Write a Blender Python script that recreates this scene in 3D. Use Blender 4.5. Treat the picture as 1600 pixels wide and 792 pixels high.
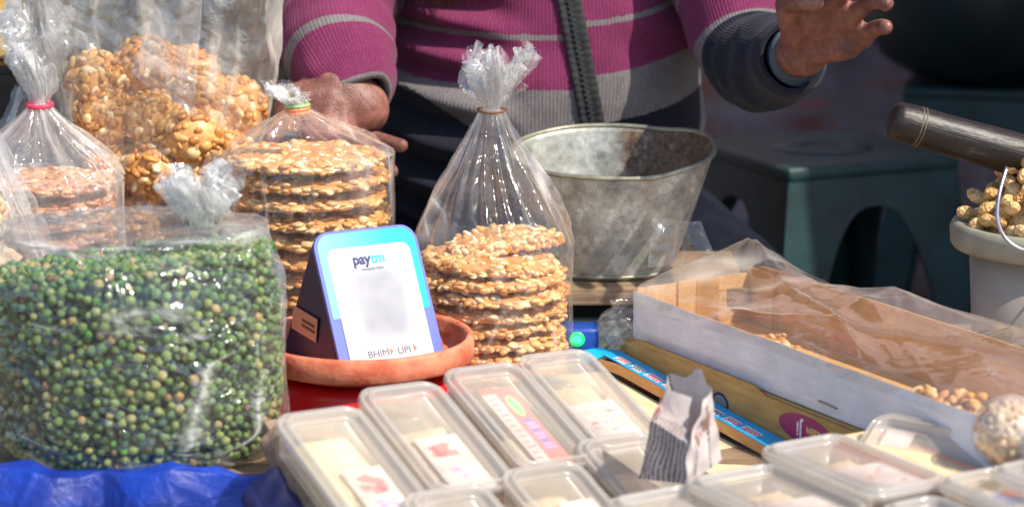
import bpy, bmesh, math, random
import numpy as np
from mathutils import Vector, Matrix, noise, Quaternion
R = math.radians
scene = bpy.context.scene
COL = scene.collection
for o in list(bpy.data.objects): bpy.data.objects.remove(o)

# ------------------------------------------------------------------ camera
CAM = Vector((0.0, -2.45, 1.0)); PITCH = R(12.0); FPX = 3480.0      # focal length in pixels of a 1600 wide picture
cam_d = bpy.data.cameras.new('camera'); cam = bpy.data.objects.new('camera', cam_d); COL.objects.link(cam)
cam.location = CAM; cam.rotation_euler = (math.pi/2 - PITCH, 0, 0)
cam_d.sensor_width = 36; cam_d.lens = FPX*36/1600
cam_d.clip_start = 0.05; cam_d.clip_end = 200
cam_d.dof.use_dof = True; cam_d.dof.focus_distance = 2.52; cam_d.dof.aperture_fstop = 3.6
scene.camera = cam
scene.render.resolution_x = 1024; scene.render.resolution_y = 506
# ------------------------------------------------------------------ world, sun, exposure
SUN_AZ = R(123); SUN_EL = R(50)           # clockwise from +Y (away from the camera)
SUND = Vector((math.sin(SUN_AZ)*math.cos(SUN_EL), math.cos(SUN_AZ)*math.cos(SUN_EL), math.sin(SUN_EL)))
w = bpy.data.worlds.new('World'); scene.world = w; w.use_nodes = True
nt = w.node_tree; nt.nodes.clear()
sky = nt.nodes.new('ShaderNodeTexSky'); sky.sky_type = 'NISHITA'; sky.sun_disc = False
sky.sun_elevation = SUN_EL; sky.sun_rotation = SUN_AZ
bg = nt.nodes.new('ShaderNodeBackground'); bg.inputs['Strength'].default_value = 0.15
wo = nt.nodes.new('ShaderNodeOutputWorld')
nt.links.new(sky.outputs[0], bg.inputs['Color']); nt.links.new(bg.outputs[0], wo.inputs['Surface'])
sl = bpy.data.lights.new('sun', 'SUN'); sl.energy = 4.6; sl.angle = R(0.6); sl.color = (1.0, 0.92, 0.79)
so = bpy.data.objects.new('sun', sl); COL.objects.link(so)
so.rotation_euler = (-SUND).to_track_quat('-Z', 'Y').to_euler(); so.location = SUND*5
scene.view_settings.view_transform = 'Standard'; scene.view_settings.look = 'None'
scene.view_settings.gamma = 1.0; scene.view_settings.exposure = 0.55; scene.view_settings.use_curve_mapping = False
try:
    scene.cycles.transparent_max_bounces = 40; scene.cycles.max_bounces = 10
except Exception: pass

# ------------------------------------------------------------------ helpers
FWD = Vector((0, math.cos(PITCH), -math.sin(PITCH))); UPV = Vector((0, math.sin(PITCH), math.cos(PITCH)))
def ray(px, py): return FWD + Vector((1,0,0))*((px-800)/FPX) + UPV*((396-py)/FPX)
def at(px, py, Y):                       # point of the place seen at a pixel of the photograph, at depth Y
    d = ray(px, py); return CAM + d*((Y-CAM.y)/d.y)
def atz(px, py, z):
    d = ray(px, py); return CAM + d*((z-CAM.z)/d.z)
def atp(px, py, p, n):
    d = ray(px, py); return CAM + d*((p-CAM).dot(n)/d.dot(n))
def camvec(x, y, z): return (Vector((1,0,0))*x + UPV*y - FWD*z).normalized()   # right, up, towards the camera
def lin(c):
    return tuple(((v/255)/12.92 if v/255 <= .04045 else ((v/255+.055)/1.055)**2.4) for v in c)
def frame(o, x, y):
    x = x.normalized(); z = x.cross(y).normalized(); y = z.cross(x)
    m = Matrix((x, y, z)).transposed().to_4x4(); m.translation = o
    return m
def mesh_obj(name, verts, faces, mat=None, parent=None, smooth=True, uv=None, attrs=None):
    me = bpy.data.meshes.new(name)
    me.from_pydata([tuple(v) for v in verts], [], faces)
    if smooth: me.polygons.foreach_set('use_smooth', [True]*len(me.polygons))
    if uv is not None:
        l = me.uv_layers.new(name='UVMap'); idx = np.empty(len(me.loops), dtype=np.int32)
        me.loops.foreach_get('vertex_index', idx)
        l.data.foreach_set('uv', np.asarray(uv, dtype=np.float32)[idx].ravel())
    if attrs:
        for k, v in attrs.items():
            a = me.attributes.new(k, 'FLOAT', 'POINT'); a.data.foreach_set('value', np.asarray(v, dtype=np.float32))
    me.update()
    return link(name, me, mat, parent)
def link(name, me, mat=None, parent=None):
    if mat is not None and len(me.materials) == 0: me.materials.append(mat)
    o = bpy.data.objects.new(name, me); COL.objects.link(o)
    if parent is not None: o.parent = parent
    return o
def tag(o, label=None, cat=None, group=None, kind=None):
    if label: o['label'] = label
    if cat: o['category'] = cat
    if group: o['group'] = group
    if kind: o['kind'] = kind
    return o
def empty(name, loc=(0,0,0), label=None, cat=None, group=None, mat=None):
    o = bpy.data.objects.new(name, None); COL.objects.link(o); o.empty_display_size = .02
    if mat is not None: o.matrix_world = mat
    else: o.location = loc
    return tag(o, label, cat, group)
def grid(nu, nv, fn, closed=True, flip=False):
    V = []; F = []; UVs = []
    for j in range(nv):
        for i in range(nu):
            u = i/nu if closed else i/(nu-1)
            r = fn(u, j/(nv-1)); V.append(r)
    m = nu if closed else nu-1
    for j in range(nv-1):
        for i in range(m):
            a = j*nu+i; b = j*nu+(i+1) % nu; c = (j+1)*nu+(i+1) % nu; d = (j+1)*nu+i
            F.append((a, d, c, b) if flip else (a, b, c, d))
    return V, F
def cap(V, F, start, n, rev=False):
    c = sum((Vector(V[start+i]) for i in range(n)), Vector())/n
    V.append(tuple(c)); k = len(V)-1
    for i in range(n):
        a, b = start+i, start+(i+1) % n
        F.append((b, a, k) if rev else (a, b, k))
def join(parts):
    V = []; F = []
    for v, f in parts:
        o = len(V); V += [tuple(p) for p in v]; F += [tuple(i+o for i in q) for q in f]
    return V, F
def box_geo(x0, x1, y0, y1, z0, z1, bev=0.0, seg=2):
    bm = bmesh.new(); bmesh.ops.create_cube(bm, size=1)
    for v in bm.verts:
        v.co = Vector(((x0+x1)/2+v.co.x*(x1-x0), (y0+y1)/2+v.co.y*(y1-y0), (z0+z1)/2+v.co.z*(z1-z0)))
    if bev > 0: bmesh.ops.bevel(bm, geom=list(bm.edges), offset=bev, segments=seg, profile=.6, affect='EDGES')
    bm.verts.index_update()
    V = [v.co.copy() for v in bm.verts]; F = [tuple(v.index for v in f.verts) for f in bm.faces]; bm.free()
    return V, F
def box(name, x0, x1, y0, y1, z0, z1, mat, parent=None, bev=.002, smooth=False):
    V, F = box_geo(x0, x1, y0, y1, z0, z1, bev); return mesh_obj(name, V, F, mat, parent, smooth)
def ico(sub):
    bm = bmesh.new(); bmesh.ops.create_icosphere(bm, subdivisions=sub, radius=1); bm.verts.index_update()
    V = np.array([v.co for v in bm.verts]); F = [tuple(v.index for v in f.verts) for f in bm.faces]; bm.free(); return V, F
LUMP = ico(2); LUMP = (np.array([np.array(v)*(1+.16*noise.noise(Vector(v)*1.7)+.10*noise.noise(Vector(v)*3.7+Vector((4,1,2)))) for v in LUMP[0]]), LUMP[1])
ICO1 = ico(1); ICO2 = ico(2); ICO3 = ico(3)
def lathe(profile, n=64, sx=1, sy=1):
    V = []; F = []
    for r, z in profile:
        for i in range(n):
            a = 2*math.pi*i/n; V.append((r*math.cos(a)*sx, r*math.sin(a)*sy, z))
    for j in range(len(profile)-1):
        for i in range(n):
            a = j*n+i; b = j*n+(i+1) % n; F.append((a, b, b+n, a+n))
    return V, F
def tube(pts, rad, n=10, closed=False):
    pts = [Vector(p) for p in pts]; V = []; F = []; m = len(pts); up = Vector((0,0,1)); prev = None
    for i, p in enumerate(pts):
        if closed: t = pts[(i+1) % m]-pts[i-1]
        else: t = pts[min(i+1, m-1)]-pts[max(i-1, 0)]
        t.normalize()
        if prev is None:
            a = t.orthogonal().normalized()
        else:
            a = (prev - t*prev.dot(t)).normalized()
        prev = a; b = t.cross(a); r = rad(i/(m-1)) if callable(rad) else rad
        for k in range(n):
            q = 2*math.pi*k/n; V.append(p + a*math.cos(q)*r + b*math.sin(q)*r)
    for i in range(m if closed else m-1):
        for k in range(n):
            i2 = (i+1) % m
            F.append((i*n+k, i*n+(k+1) % n, i2*n+(k+1) % n, i2*n+k))
    if not closed: cap(V, F, 0, n, True); cap(V, F, (m-1)*n, n)
    return V, F
def spline(pts, n):
    pts = [Vector(p) for p in pts]; P = [pts[0]*2-pts[1]]+pts+[pts[-1]*2-pts[-2]]; out = []
    for k in range(n):
        t = k/(n-1)*(len(pts)-1); i = min(int(t), len(pts)-2); f = t-i
        a, b, c, d = P[i], P[i+1], P[i+2], P[i+3]
        out.append(.5*((2*b)+(c-a)*f+(2*a-5*b+4*c-d)*f*f+(3*b-a-3*c+d)*f**3))
    return out
def interp(x, xs, ys): return float(np.interp(x, xs, ys))
def sm(t): t = max(0, min(1, t)); return t*t*(3-2*t)
def nz(p, s=1.0): return noise.noise(Vector(p)*s)
def rr(p, s=1.0): return 1-2*abs(noise.noise(Vector(p)*s))
ORD = ['topmost', 'second', 'third', 'fourth', 'fifth', 'sixth', 'seventh', 'eighth', 'ninth', 'tenth', 'eleventh', 'twelfth', 'thirteenth', 'fourteenth', 'fifteenth', 'sixteenth', 'seventeenth']

# ------------------------------------------------------------------ materials
class NT:
    def __init__(s, name):
        s.m = bpy.data.materials.new(name); s.m.use_nodes = True; s.t = s.m.node_tree; s.t.nodes.clear()
        s.out = s.n('OutputMaterial')
    def n(s, t, **kw):
        x = s.t.nodes.new('ShaderNode'+t)
        for k, v in kw.items():
            if k in x.inputs: s.set(x.inputs[k], v)
            else: setattr(x, k, v)
        return x
    def set(s, sock, v):
        if hasattr(v, 'links') or isinstance(v, bpy.types.NodeSocket): s.t.links.new(v, sock)
        else:
            if sock.type == 'RGBA' and len(v) == 3: v = (*v, 1)
            sock.default_value = v
    def math(s, op, a, b=None, clamp=False):
        x = s.n('Math', operation=op); x.use_clamp = clamp; s.set(x.inputs[0], a)
        if b is not None: s.set(x.inputs[1], b)
        return x.outputs[0]
    def ramp(s, fac, stops, mode='LINEAR'):
        x = s.n('ValToRGB'); x.color_ramp.interpolation = mode; s.set(x.inputs[0], fac)
        e = x.color_ramp.elements
        while len(e) < len(stops): e.new(.5)
        for el, (p, c) in zip(e, stops): el.position = p; el.color = (*c, 1) if len(c) == 3 else c
        return x.outputs[0]
    def mixc(s, f, a, b, mode='MIX'):
        x = s.n('Mix', data_type='RGBA', blend_type=mode); s.set(x.inputs[0], f); s.set(x.inputs[6], a); s.set(x.inputs[7], b); return x.outputs[2]
    def noise(s, scale, detail=4, rough=.55, vec=None, dist=0):
        x = s.n('TexNoise'); x.inputs['Scale'].default_value = scale; x.inputs['Detail'].default_value = detail
        x.inputs['Roughness'].default_value = rough; x.inputs['Distortion'].default_value = dist
        s.t.links.new(vec if vec is not None else s.obj(), x.inputs['Vector']); return x.outputs['Fac']
    def obj(s):
        if not hasattr(s, '_tc'): s._tc = s.n('TexCoord')
        return s._tc.outputs['Object']
    def uv(s): s.obj(); return s._tc.outputs['UV']
    def bump(s, h, strength=.3, dist=.002, normal=None):
        x = s.n('Bump'); x.inputs['Strength'].default_value = strength; x.inputs['Distance'].default_value = dist
        s.t.links.new(h, x.inputs['Height'])
        if normal is not None: s.t.links.new(normal, x.inputs['Normal'])
        return x.outputs[0]
    def surf(s, sh): s.t.links.new(sh, s.out.inputs['Surface']); return s.m
    def pbr(s, **kw):
        x = s.n('BsdfPrincipled')
        for k, v in kw.items(): s.set(x.inputs[k], v)
        return x.outputs[0]
def basic(name, col, rough=.6, var=.15, vscale=40, bscale=0, bstr=.2, bdist=.001, col2=None, lo=.35, hi=.65, **kw):
    t = NT(name); c1 = lin(col) if max(col) > 1 else col
    c2 = (lin(col2) if max(col2) > 1 else col2) if col2 else tuple(min(1, v*(1+var)) for v in c1)
    if not col2: c1 = tuple(v*(1-var) for v in c1)
    c = t.ramp(t.noise(vscale, 5, .6), [(lo, c1), (hi, c2)])
    a = dict(kw); a['Base Color'] = c; a['Roughness'] = rough
    if bscale: a['Normal'] = t.bump(t.noise(bscale, 4), bstr, bdist)
    return t.surf(t.pbr(**a))
def rnd_island(t):
    g = t.n('NewGeometry'); o = t.n('ObjectInfo')
    return t.math('FRACT', t.math('ADD', g.outputs['Random Per Island'], o.outputs['Random']))
def film(name, haze=.06, rough=.1, refl=.07, wr=35, wstr=.35, tint=(1,1,1), hcol=(.88,.88,.87), crs=.4, stretch=(1,1,.3)):
    t = NT(name)
    fac = t.n('LayerWeight'); fac.inputs['Blend'].default_value = .5
    p = t.math('POWER', fac.outputs['Facing'], 3.0)
    fres = t.math('ADD', t.math('MULTIPLY', p, .6), refl, clamp=True)
    n1 = t.noise(wr, 3, .5, dist=1.5); n2 = t.noise(wr*4, 2, .5)
    ridge = t.math('ABSOLUTE', t.math('SUBTRACT', n1, .5))
    h = t.math('ADD', t.math('MULTIPLY', ridge, 2.0), t.math('MULTIPLY', n2, .04))
    nb = t.bump(h, wstr, .012)
    tr = t.n('BsdfTransparent'); tr.inputs[0].default_value = (.985*tint[0], .985*tint[1], .985*tint[2], 1)
    gl = t.n('BsdfGlossy'); gl.inputs['Roughness'].default_value = rough; gl.inputs['Color'].default_value = (1,1,1,1)
    t.t.links.new(nb, gl.inputs['Normal'])
    m1 = t.n('MixShader'); t.t.links.new(fres, m1.inputs[0]); t.t.links.new(tr.outputs[0], m1.inputs[1]); t.t.links.new(gl.outputs[0], m1.inputs[2])
    df = t.n('BsdfDiffuse'); df.inputs[0].default_value = (*hcol, 1); t.t.links.new(nb, df.inputs['Normal'])
    tl = t.n('BsdfTranslucent'); tl.inputs[0].default_value = (*hcol, 1)
    m2 = t.n('MixShader'); m2.inputs[0].default_value = .45; t.t.links.new(df.outputs[0], m2.inputs[1]); t.t.links.new(tl.outputs[0], m2.inputs[2])
    smudge = t.math('MULTIPLY', t.ramp(t.noise(14, 4, .6), [(.35, (.45,)*3), (.7, (1.5,)*3)]), haze)
    mp = t.n('Mapping'); t.t.links.new(t.obj(), mp.inputs[0]); mp.inputs['Scale'].default_value = stretch
    cn = t.noise(wr*.55, 2, .45, mp.outputs[0], .6)
    crease_streak = t.ramp(t.math('ABSOLUTE', t.math('SUBTRACT', cn, .5)), [(.0, (crs,)*3), (.012, (crs*.35,)*3), (.035, (0,)*3)])
    crease_streak = t.math('MULTIPLY', crease_streak, t.ramp(t.noise(9, 2), [(.42, (0,)*3), (.62, (1,)*3)]))  # whitened folds, also painted in as highlight streaks on the film
    hz = t.math('ADD', t.math('ADD', smudge, crease_streak), t.math('MULTIPLY', p, haze*2.2), clamp=True)
    m3 = t.n('MixShader'); t.t.links.new(hz, m3.inputs[0]); t.t.links.new(m1.outputs[0], m3.inputs[1]); t.t.links.new(m2.outputs[0], m3.inputs[2])
    return t.surf(m3.outputs[0])

MT = {}
MT['film'] = film('clear_film', .055, .15, .075, 13, .55)
MT['film_c'] = film('crisp_film', .045, .12, .075, 11, .55, crs=.5)
MT['film_h'] = film('hazy_film', .15, .18, .08, 12, .5)
MT['film_p'] = film('pea_film', .045, .15, .085, 17, .85, crs=.8, stretch=(.35,.35,1.2))
MT['film_d'] = film('dusty_film', .05, .07, .16, 6, .14, hcol=(.88,.86,.82), stretch=(.6,.6,1))
MT['film_b'] = film('big_bag_film', .09, .15, .09, 10, .55, crs=.6, hcol=(.86,.82,.74))
MT['film_t'] = film('gathered_film', .30, .18, .12, 22, .6)
MT['tie_red'] = basic('tie_red', (235,60,95), .5)
MT['tie_orange'] = basic('tie_orange', (235,130,85), .5)
MT['tie_green'] = basic('tie_green', (150,200,120), .5)
MT['tie_brown'] = basic('tie_brown', (120,75,45), .5)
MT['tie_black'] = basic('tie_black', (25,22,22), .5)

def caramel(name, c1, c2, c3, rough=.35):
    t = NT(name); r = rnd_island(t)
    base = t.ramp(r, [(0, lin(c1)), (.45, lin(c2)), (.8, lin(c3)), (1, lin((235,215,180)))])
    dirt = t.ramp(t.noise(140, 4, .6), [(.36, (.66,.55,.44)), (.6, (1.05,1.05,1.0))])
    c = t.mixc(1.0, base, dirt, 'MULTIPLY')
    nb = t.bump(t.noise(420, 3), .35, .0012)
    return t.surf(t.pbr(**{'Base Color': c, 'Roughness': rough, 'Normal': nb, 'Subsurface Weight': .08, 'Subsurface Radius': (.01,.005,.002), 'Coat Weight': .12, 'Coat Roughness': .35}))
MT['caramel'] = basic('caramel', (186,126,66), .42, col2=(222,166,100), vscale=90, bscale=220, bstr=.5, **{'Coat Weight': .15})
MT['peanut'] = caramel('peanut_bits', (214,148,80), (234,178,108), (244,208,150), .45)
MT['peanut_r'] = caramel('peanut_bits_red', (170,100,62), (200,130,88), (222,170,130))
MT['puff'] = caramel('puffed_bits', (168,108,48), (196,138,72), (216,170,104), .45)
MT['puff_pale'] = caramel('pale_puffs', (200,160,120), (220,190,155), (232,210,180), .5)
MT['crumb'] = caramel('crumb_bits', (212,150,80), (232,180,110), (240,205,150), .5)
t = NT('pea'); r = rnd_island(t)
c = t.ramp(r, [(0, lin((30,66,30))), (.25, lin((70,108,50))), (.45, lin((118,142,76))), (.62, lin((84,124,62))), (.86, lin((150,164,96))), (.95, lin((180,150,102))), (.975, lin((104,80,54))), (1, lin((70,160,54)))])
c = t.mixc(1.0, c, t.ramp(t.noise(420, 4, .7), [(.36, (.5,.5,.44)), (.62, (1.14,1.14,1.08))]), 'MULTIPLY')
MT['pea'] = t.surf(t.pbr(**{'Base Color': c, 'Roughness': .65, 'Normal': t.bump(t.noise(420, 3), .7, .0015)}))
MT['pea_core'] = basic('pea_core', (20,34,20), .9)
t = NT('peanut_shell')
vv = t.n('TexVoronoi'); vv.inputs['Scale'].default_value = 260; t.t.links.new(t.obj(), vv.inputs['Vector'])
oi = t.n('ObjectInfo')
c = t.mixc(1.0, t.ramp(oi.outputs['Random'], [(0, lin((196,150,88))), (.5, lin((222,180,116))), (1, lin((232,200,146)))]), t.ramp(t.noise(90, 4), [(.38, (.55,.45,.34)), (.56, (1,1,1))]), 'MULTIPLY')
MT['shell'] = t.surf(t.pbr(**{'Base Color': c, 'Roughness': .75, 'Normal': t.bump(vv.outputs['Distance'], .8, .003)}))

# sweater: bands read from the attribute "band", knit from UV
t = NT('sweater_knit')
at_ = t.n('Attribute', attribute_name='band')
uvn = t.n('SeparateXYZ'); t.t.links.new(t.uv(), uvn.inputs[0])
jit = t.math('ADD', at_.outputs['Fac'], t.math('MULTIPLY', t.math('SUBTRACT', t.noise(160, 2), .5), .012))
PUR = lin((116,47,82)); PUR2 = lin((150,50,112)); GRY = lin((116,112,111)); NVY = lin((31,34,46))
bandc = t.ramp(jit, [(0, NVY), (.2, GRY), (.4, PUR), (.6, GRY), (.65, PUR), (.9, NVY)], 'CONSTANT')
U = uvn.outputs[0]; Vv = uvn.outputs[1]
wob = t.math('MULTIPLY', t.noise(60, 2), .0016)
rib = t.math('SINE', t.math('MULTIPLY', t.math('ADD', U, wob), 2*math.pi/.0042))
row = t.math('SINE', t.math('ADD', t.math('MULTIPLY', Vv, 2*math.pi/.0036), t.math('MULTIPLY', t.math('ABSOLUTE', rib), 2.0)))
h = t.math('ADD', t.math('MULTIPLY', rib, .5), t.math('MULTIPLY', row, .10))
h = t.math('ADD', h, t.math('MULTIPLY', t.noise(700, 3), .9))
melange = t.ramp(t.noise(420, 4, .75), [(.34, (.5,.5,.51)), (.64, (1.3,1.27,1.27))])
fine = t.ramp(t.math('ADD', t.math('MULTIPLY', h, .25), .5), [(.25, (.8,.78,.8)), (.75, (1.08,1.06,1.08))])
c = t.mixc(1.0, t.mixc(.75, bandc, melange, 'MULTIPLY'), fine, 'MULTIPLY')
c = t.mixc(.5, c, t.ramp(t.noise(22, 4), [(.35, (.72,.7,.72)), (.65, (1.15,1.15,1.15))]), 'MULTIPLY')
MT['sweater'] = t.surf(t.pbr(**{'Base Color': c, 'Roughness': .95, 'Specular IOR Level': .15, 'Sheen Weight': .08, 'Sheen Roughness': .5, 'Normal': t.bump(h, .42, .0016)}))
MT['navy_cloth'] = basic('navy_cloth', (22,25,36), .95, .3, 30, 500, .4, .001, **{'Specular IOR Level': .1})
MT['zip_tape'] = basic('zip_tape', (34,34,36), .8, .3, 80, 600, .4, .001)
MT['zip_teeth'] = basic('zip_teeth', (70,70,74), .4, Metallic=.3)
MT['shirt'] = basic('shirt_cuff', (72,84,98), .8)
t = NT('skin')
c = t.ramp(t.noise(28, 5, .6), [(.3, lin((86,50,42))), (.5, lin((120,75,65))), (.7, lin((148,101,88)))])
vo = t.n('TexVoronoi'); vo.inputs['Scale'].default_value = 420; t.t.links.new(t.obj(), vo.inputs['Vector'])
hh = t.math('ADD', t.math('MULTIPLY', vo.outputs['Distance'], .4), t.noise(70, 4))
MT['skin'] = t.surf(t.pbr(**{'Base Color': t.mixc(.7, c, t.ramp(t.noise(130, 5, .7), [(.36, (.6,.55,.52)), (.6, (1.08,1.06,1.05))]), 'MULTIPLY'), 'Roughness': .5, 'Subsurface Weight': .15, 'Subsurface Radius': (.012,.005,.003), 'Normal': t.bump(hh, .5, .002)}))
MT['nail'] = basic('nail', (214,176,150), .3)
MT['beard'] = basic('beard', (92,58,40), .7, .3, 200)
MT['hair'] = basic('hair', (20,16,14), .6)

# metals, wood, card, plastics
t = NT('galvanised')
vo = t.n('TexVoronoi'); vo.inputs['Scale'].default_value = 70; t.t.links.new(t.obj(), vo.inputs['Vector'])
sp = t.ramp(vo.outputs['Color'], [(.2, lin((122,122,116))), (.8, lin((178,178,170)))])
ms = t.ramp(t.noise(34, 9, .75), [(.36, lin((110,110,103))), (.48, lin((168,168,160))), (.54, lin((184,184,176))), (.62, lin((226,226,218)))])
c = t.mixc(.45, ms, sp)
st = t.ramp(t.noise(55, 5, .7), [(.56, (0,0,0)), (.68, (1,1,1))])
c = t.mixc(t.math('MULTIPLY', st, .5), c, lin((92,84,66)))
ra = t.n('Attribute', attribute_name='rust')
rm = t.math('MULTIPLY', ra.outputs['Fac'], t.ramp(t.noise(75, 6, .75), [(.32, (.35,)*3), (.6, (1,)*3)]), clamp=True)
c = t.mixc(rm, c, t.ramp(t.noise(160, 4), [(.35, lin((52,38,28))), (.65, lin((112,84,58)))]))
ro = t.ramp(t.noise(40, 4), [(.3, (.38,)*3), (.7, (.68,)*3)])
MT['zinc'] = t.surf(t.pbr(**{'Base Color': c, 'Roughness': ro, 'Metallic': t.math('SUBTRACT', .4, t.math('MULTIPLY', rm, .5)), 'Normal': t.bump(t.noise(22, 7, .7), .35, .004)}))
MT['zinc_rim'] = basic('zinc_rim', (150,146,128), .45, .25, 60, Metallic=.6)
def wood(name, c1, c2, rough=.6, sc=(4,60,60), coat=0):
    t = NT(name); mp = t.n('Mapping'); t.t.links.new(t.obj(), mp.inputs[0]); mp.inputs['Scale'].default_value = sc
    g = t.noise(1.5, 6, .65, mp.outputs[0], .6)
    c = t.ramp(g, [(.32, lin(c1)), (.68, lin(c2))])
    c = t.mixc(.6, c, t.ramp(t.noise(18, 5, .7), [(.35, (.6,.58,.55)), (.65, (1.1,1.1,1.1))]), 'MULTIPLY')
    return t.surf(t.pbr(**{'Base Color': c, 'Roughness': rough, 'Normal': t.bump(g, .6, .003), 'Coat Weight': coat, 'Coat Roughness': .3}))
MT['plank'] = wood('plank_wood', (110,88,66), (168,142,112))
MT['dark_wood'] = wood('dark_handle_wood', (12,8,7), (40,25,19), .45, (5,40,40), .0)
MT['ring'] = basic('ring_groove', (96,84,66), .6)
def card(name, c1, c2, fib=1.0):
    t = NT(name); mp = t.n('Mapping'); t.t.links.new(t.obj(), mp.inputs[0]); mp.inputs['Scale'].default_value = (8,60,60)
    g = t.noise(3, 5, .6, mp.outputs[0])
    c = t.ramp(g, [(.3, lin(c1)), (.7, lin(c2))])
    c = t.mixc(.5, c, t.ramp(t.noise(14, 5, .65), [(.35, (.78,.76,.72)), (.65, (1.08,1.08,1.08))]), 'MULTIPLY')
    return t.surf(t.pbr(**{'Base Color': c, 'Roughness': .8, 'Specular IOR Level': .25, 'Normal': t.bump(t.noise(90, 4), .2, .001)}))
MT['kraft'] = card('kraft_card', (202,156,100), (224,182,126))
MT['kraft_d'] = card('kraft_dark', (128,76,40), (160,104,60))
MT['kraft_y'] = card('kraft_yellow', (176,142,84), (204,170,108))
MT['white_card'] = card('white_card', (222,222,228), (240,240,244))
MT['tape'] = basic('brown_tape', (196,146,82), .35, .08)
MT['tan'] = card('tan_card', (206,178,138), (226,202,166))
MT['pinkedge'] = basic('pink_edge', (224,150,130), .6)
MT['blue_card'] = basic('blue_card', (20,165,222), .4, .12, 20)
MT['print_white'] = basic('print_white', (236,236,240), .5, .04)
MT['print_red'] = basic('print_red', (205,48,72), .5, .06)
MT['print_pink'] = basic('print_pink', (236,120,116), .5, .12, 60)
MT['print_lilac'] = basic('print_lilac', (188,160,220), .5, .1)
MT['print_green'] = basic('print_green', (110,190,140), .5, .1)
MT['print_yellow'] = basic('print_yellow', (238,220,120), .5, .06)
MT['print_blue'] = basic('print_blue', (70,110,200), .5, .06)
MT['print_navy'] = basic('print_navy', (38,46,96), .5, .06)
MT['print_magenta'] = basic('print_magenta', (158,30,98), .5, .08)
MT['print_grey'] = basic('print_grey', (92,94,102), .5, .06)
MT['print_orange'] = basic('print_orange', (235,110,60), .5, .06)
MT['print_cyan'] = basic('print_cyan', (60,180,226), .5, .06)
MT['steel'] = basic('steel_clip', (150,140,105), .4, Metallic=.8)
MT['label_paper'] = basic('label_paper', (206,190,186), .6, .1, 50, col2=(232,222,220))
MT['salmon'] = basic('salmon_clay', (190,92,62), .7, .14, 26, 160, .5, .0015, col2=(220,132,100), lo=.4, hi=.6)
MT['red_plastic'] = basic('red_plastic', (190,18,22), .35, .12, 20)
MT['navy_plastic'] = basic('navy_plastic', (16,20,66), .4, .1, 30)
MT['violet_plastic'] = basic('violet_plastic', (92,104,180), .4, .06, 30)
t = NT('cyan_band'); sx = t.n('SeparateXYZ'); t.t.links.new(t.obj(), sx.inputs[0])
MT['cyan_band'] = t.surf(t.pbr(**{'Base Color': t.ramp(t.math('ADD', t.math('MULTIPLY', sx.outputs[0], 8.0), .5), [(.05, lin((120,190,232))), (.7, lin((22,186,236)))]), 'Roughness': .35}))
t = NT('card_face')       # white printed card: the code on it is smudged to soft grey
sx = t.n('SeparateXYZ'); t.t.links.new(t.obj(), sx.inputs[0])
dx = t.math('DIVIDE', t.math('SUBTRACT', sx.outputs[0], .002), .038); dy = t.math('DIVIDE', t.math('SUBTRACT', sx.outputs[1], .072), .046)
dd = t.math('ADD', t.math('POWER', t.math('ABSOLUTE', dx), 4.0), t.math('POWER', t.math('ABSOLUTE', dy), 4.0))
mk = t.math('MULTIPLY', t.ramp(dd, [(.0, (1,1,1)), (1.0, (0,0,0))], 'EASE'), t.ramp(t.noise(26, 1), [(.3, (.6,)*3), (.7, (1,)*3)]))
MT['card_face'] = t.surf(t.pbr(**{'Base Color': t.mixc(mk, lin((182,180,186)), lin((140,142,149))), 'Roughness': .3}))
MT['sticker'] = basic('kraft_sticker', (176,140,112), .6, .06)
MT['ink'] = basic('dark_ink', (70,48,48), .7)
MT['green_plastic'] = basic('green_plastic', (19,50,53), .5, .35, 16, 60, .1, .002)
MT['dark_green'] = basic('dark_green_enamel', (18,36,38), .45, .2, 8)
MT['bucket_rim'] = basic('bucket_rim', (136,134,118), .55, .15, 25, 120, .2, .001)
MT['bucket'] = basic('bucket_plastic', (146,138,130), .5, .12, 12)
MT['wire'] = basic('steel_wire', (170,165,175), .3, Metallic=.9)
MT['scale_grey'] = basic('scale_grey', (140,150,140), .5, .08, 15)
MT['black'] = basic('gap_shade_black', (14,13,12), .8)
MT['soundbox'] = basic('soundbox_blue', (22,66,150), .4, .08)
t = NT('green_led'); em = t.n('Emission'); em.inputs[0].default_value = (.02, 1, .12, 1); em.inputs[1].default_value = 5.0
MT['led'] = t.surf(em.outputs[0])
MT['led_lens'] = basic('led_lens', (30,190,110), .3, **{'Emission Color': (.02,.8,.2,1), 'Emission Strength': .5})
t = NT('tarpaulin')
c = t.ramp(t.noise(12, 4), [(.3, lin((6,32,112))), (.7, lin((14,60,172)))])
vo = t.n('TexVoronoi', feature='DISTANCE_TO_EDGE'); vo.inputs['Scale'].default_value = 17; t.t.links.new(t.obj(), vo.inputs['Vector'])
wv = t.math('ADD', t.noise(40, 5, .6, dist=.8), t.math('MULTIPLY', t.math('MINIMUM', vo.outputs['Distance'], .12), -2.5))
MT['tarp'] = t.surf(t.pbr(**{'Base Color': c, 'Roughness': .5, 'Normal': t.bump(wv, .6, .006)}))
MT['navy_tarp'] = basic('navy_sheet', (28,32,84), .6, .2, 20, 60, .3, .004)
MT['sack'] = basic('sack_edge', (134,112,94), .9, .25, 60, 260, .5, .002)
t = NT('newsprint')
sx = t.n('SeparateXYZ'); t.t.links.new(t.uv(), sx.inputs[0])
ln = t.math('SINE', t.math('MULTIPLY', sx.outputs[0], 2*math.pi/.0056))
words = t.n('TexNoise'); words.inputs['Scale'].default_value = 1; mp = t.n('Mapping'); mp.inputs['Scale'].default_value = (140, 420, 1); t.t.links.new(t.uv(), mp.inputs[0]); t.t.links.new(mp.outputs[0], words.inputs['Vector'])
blk = t.n('Attribute', attribute_name='ink')
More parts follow.
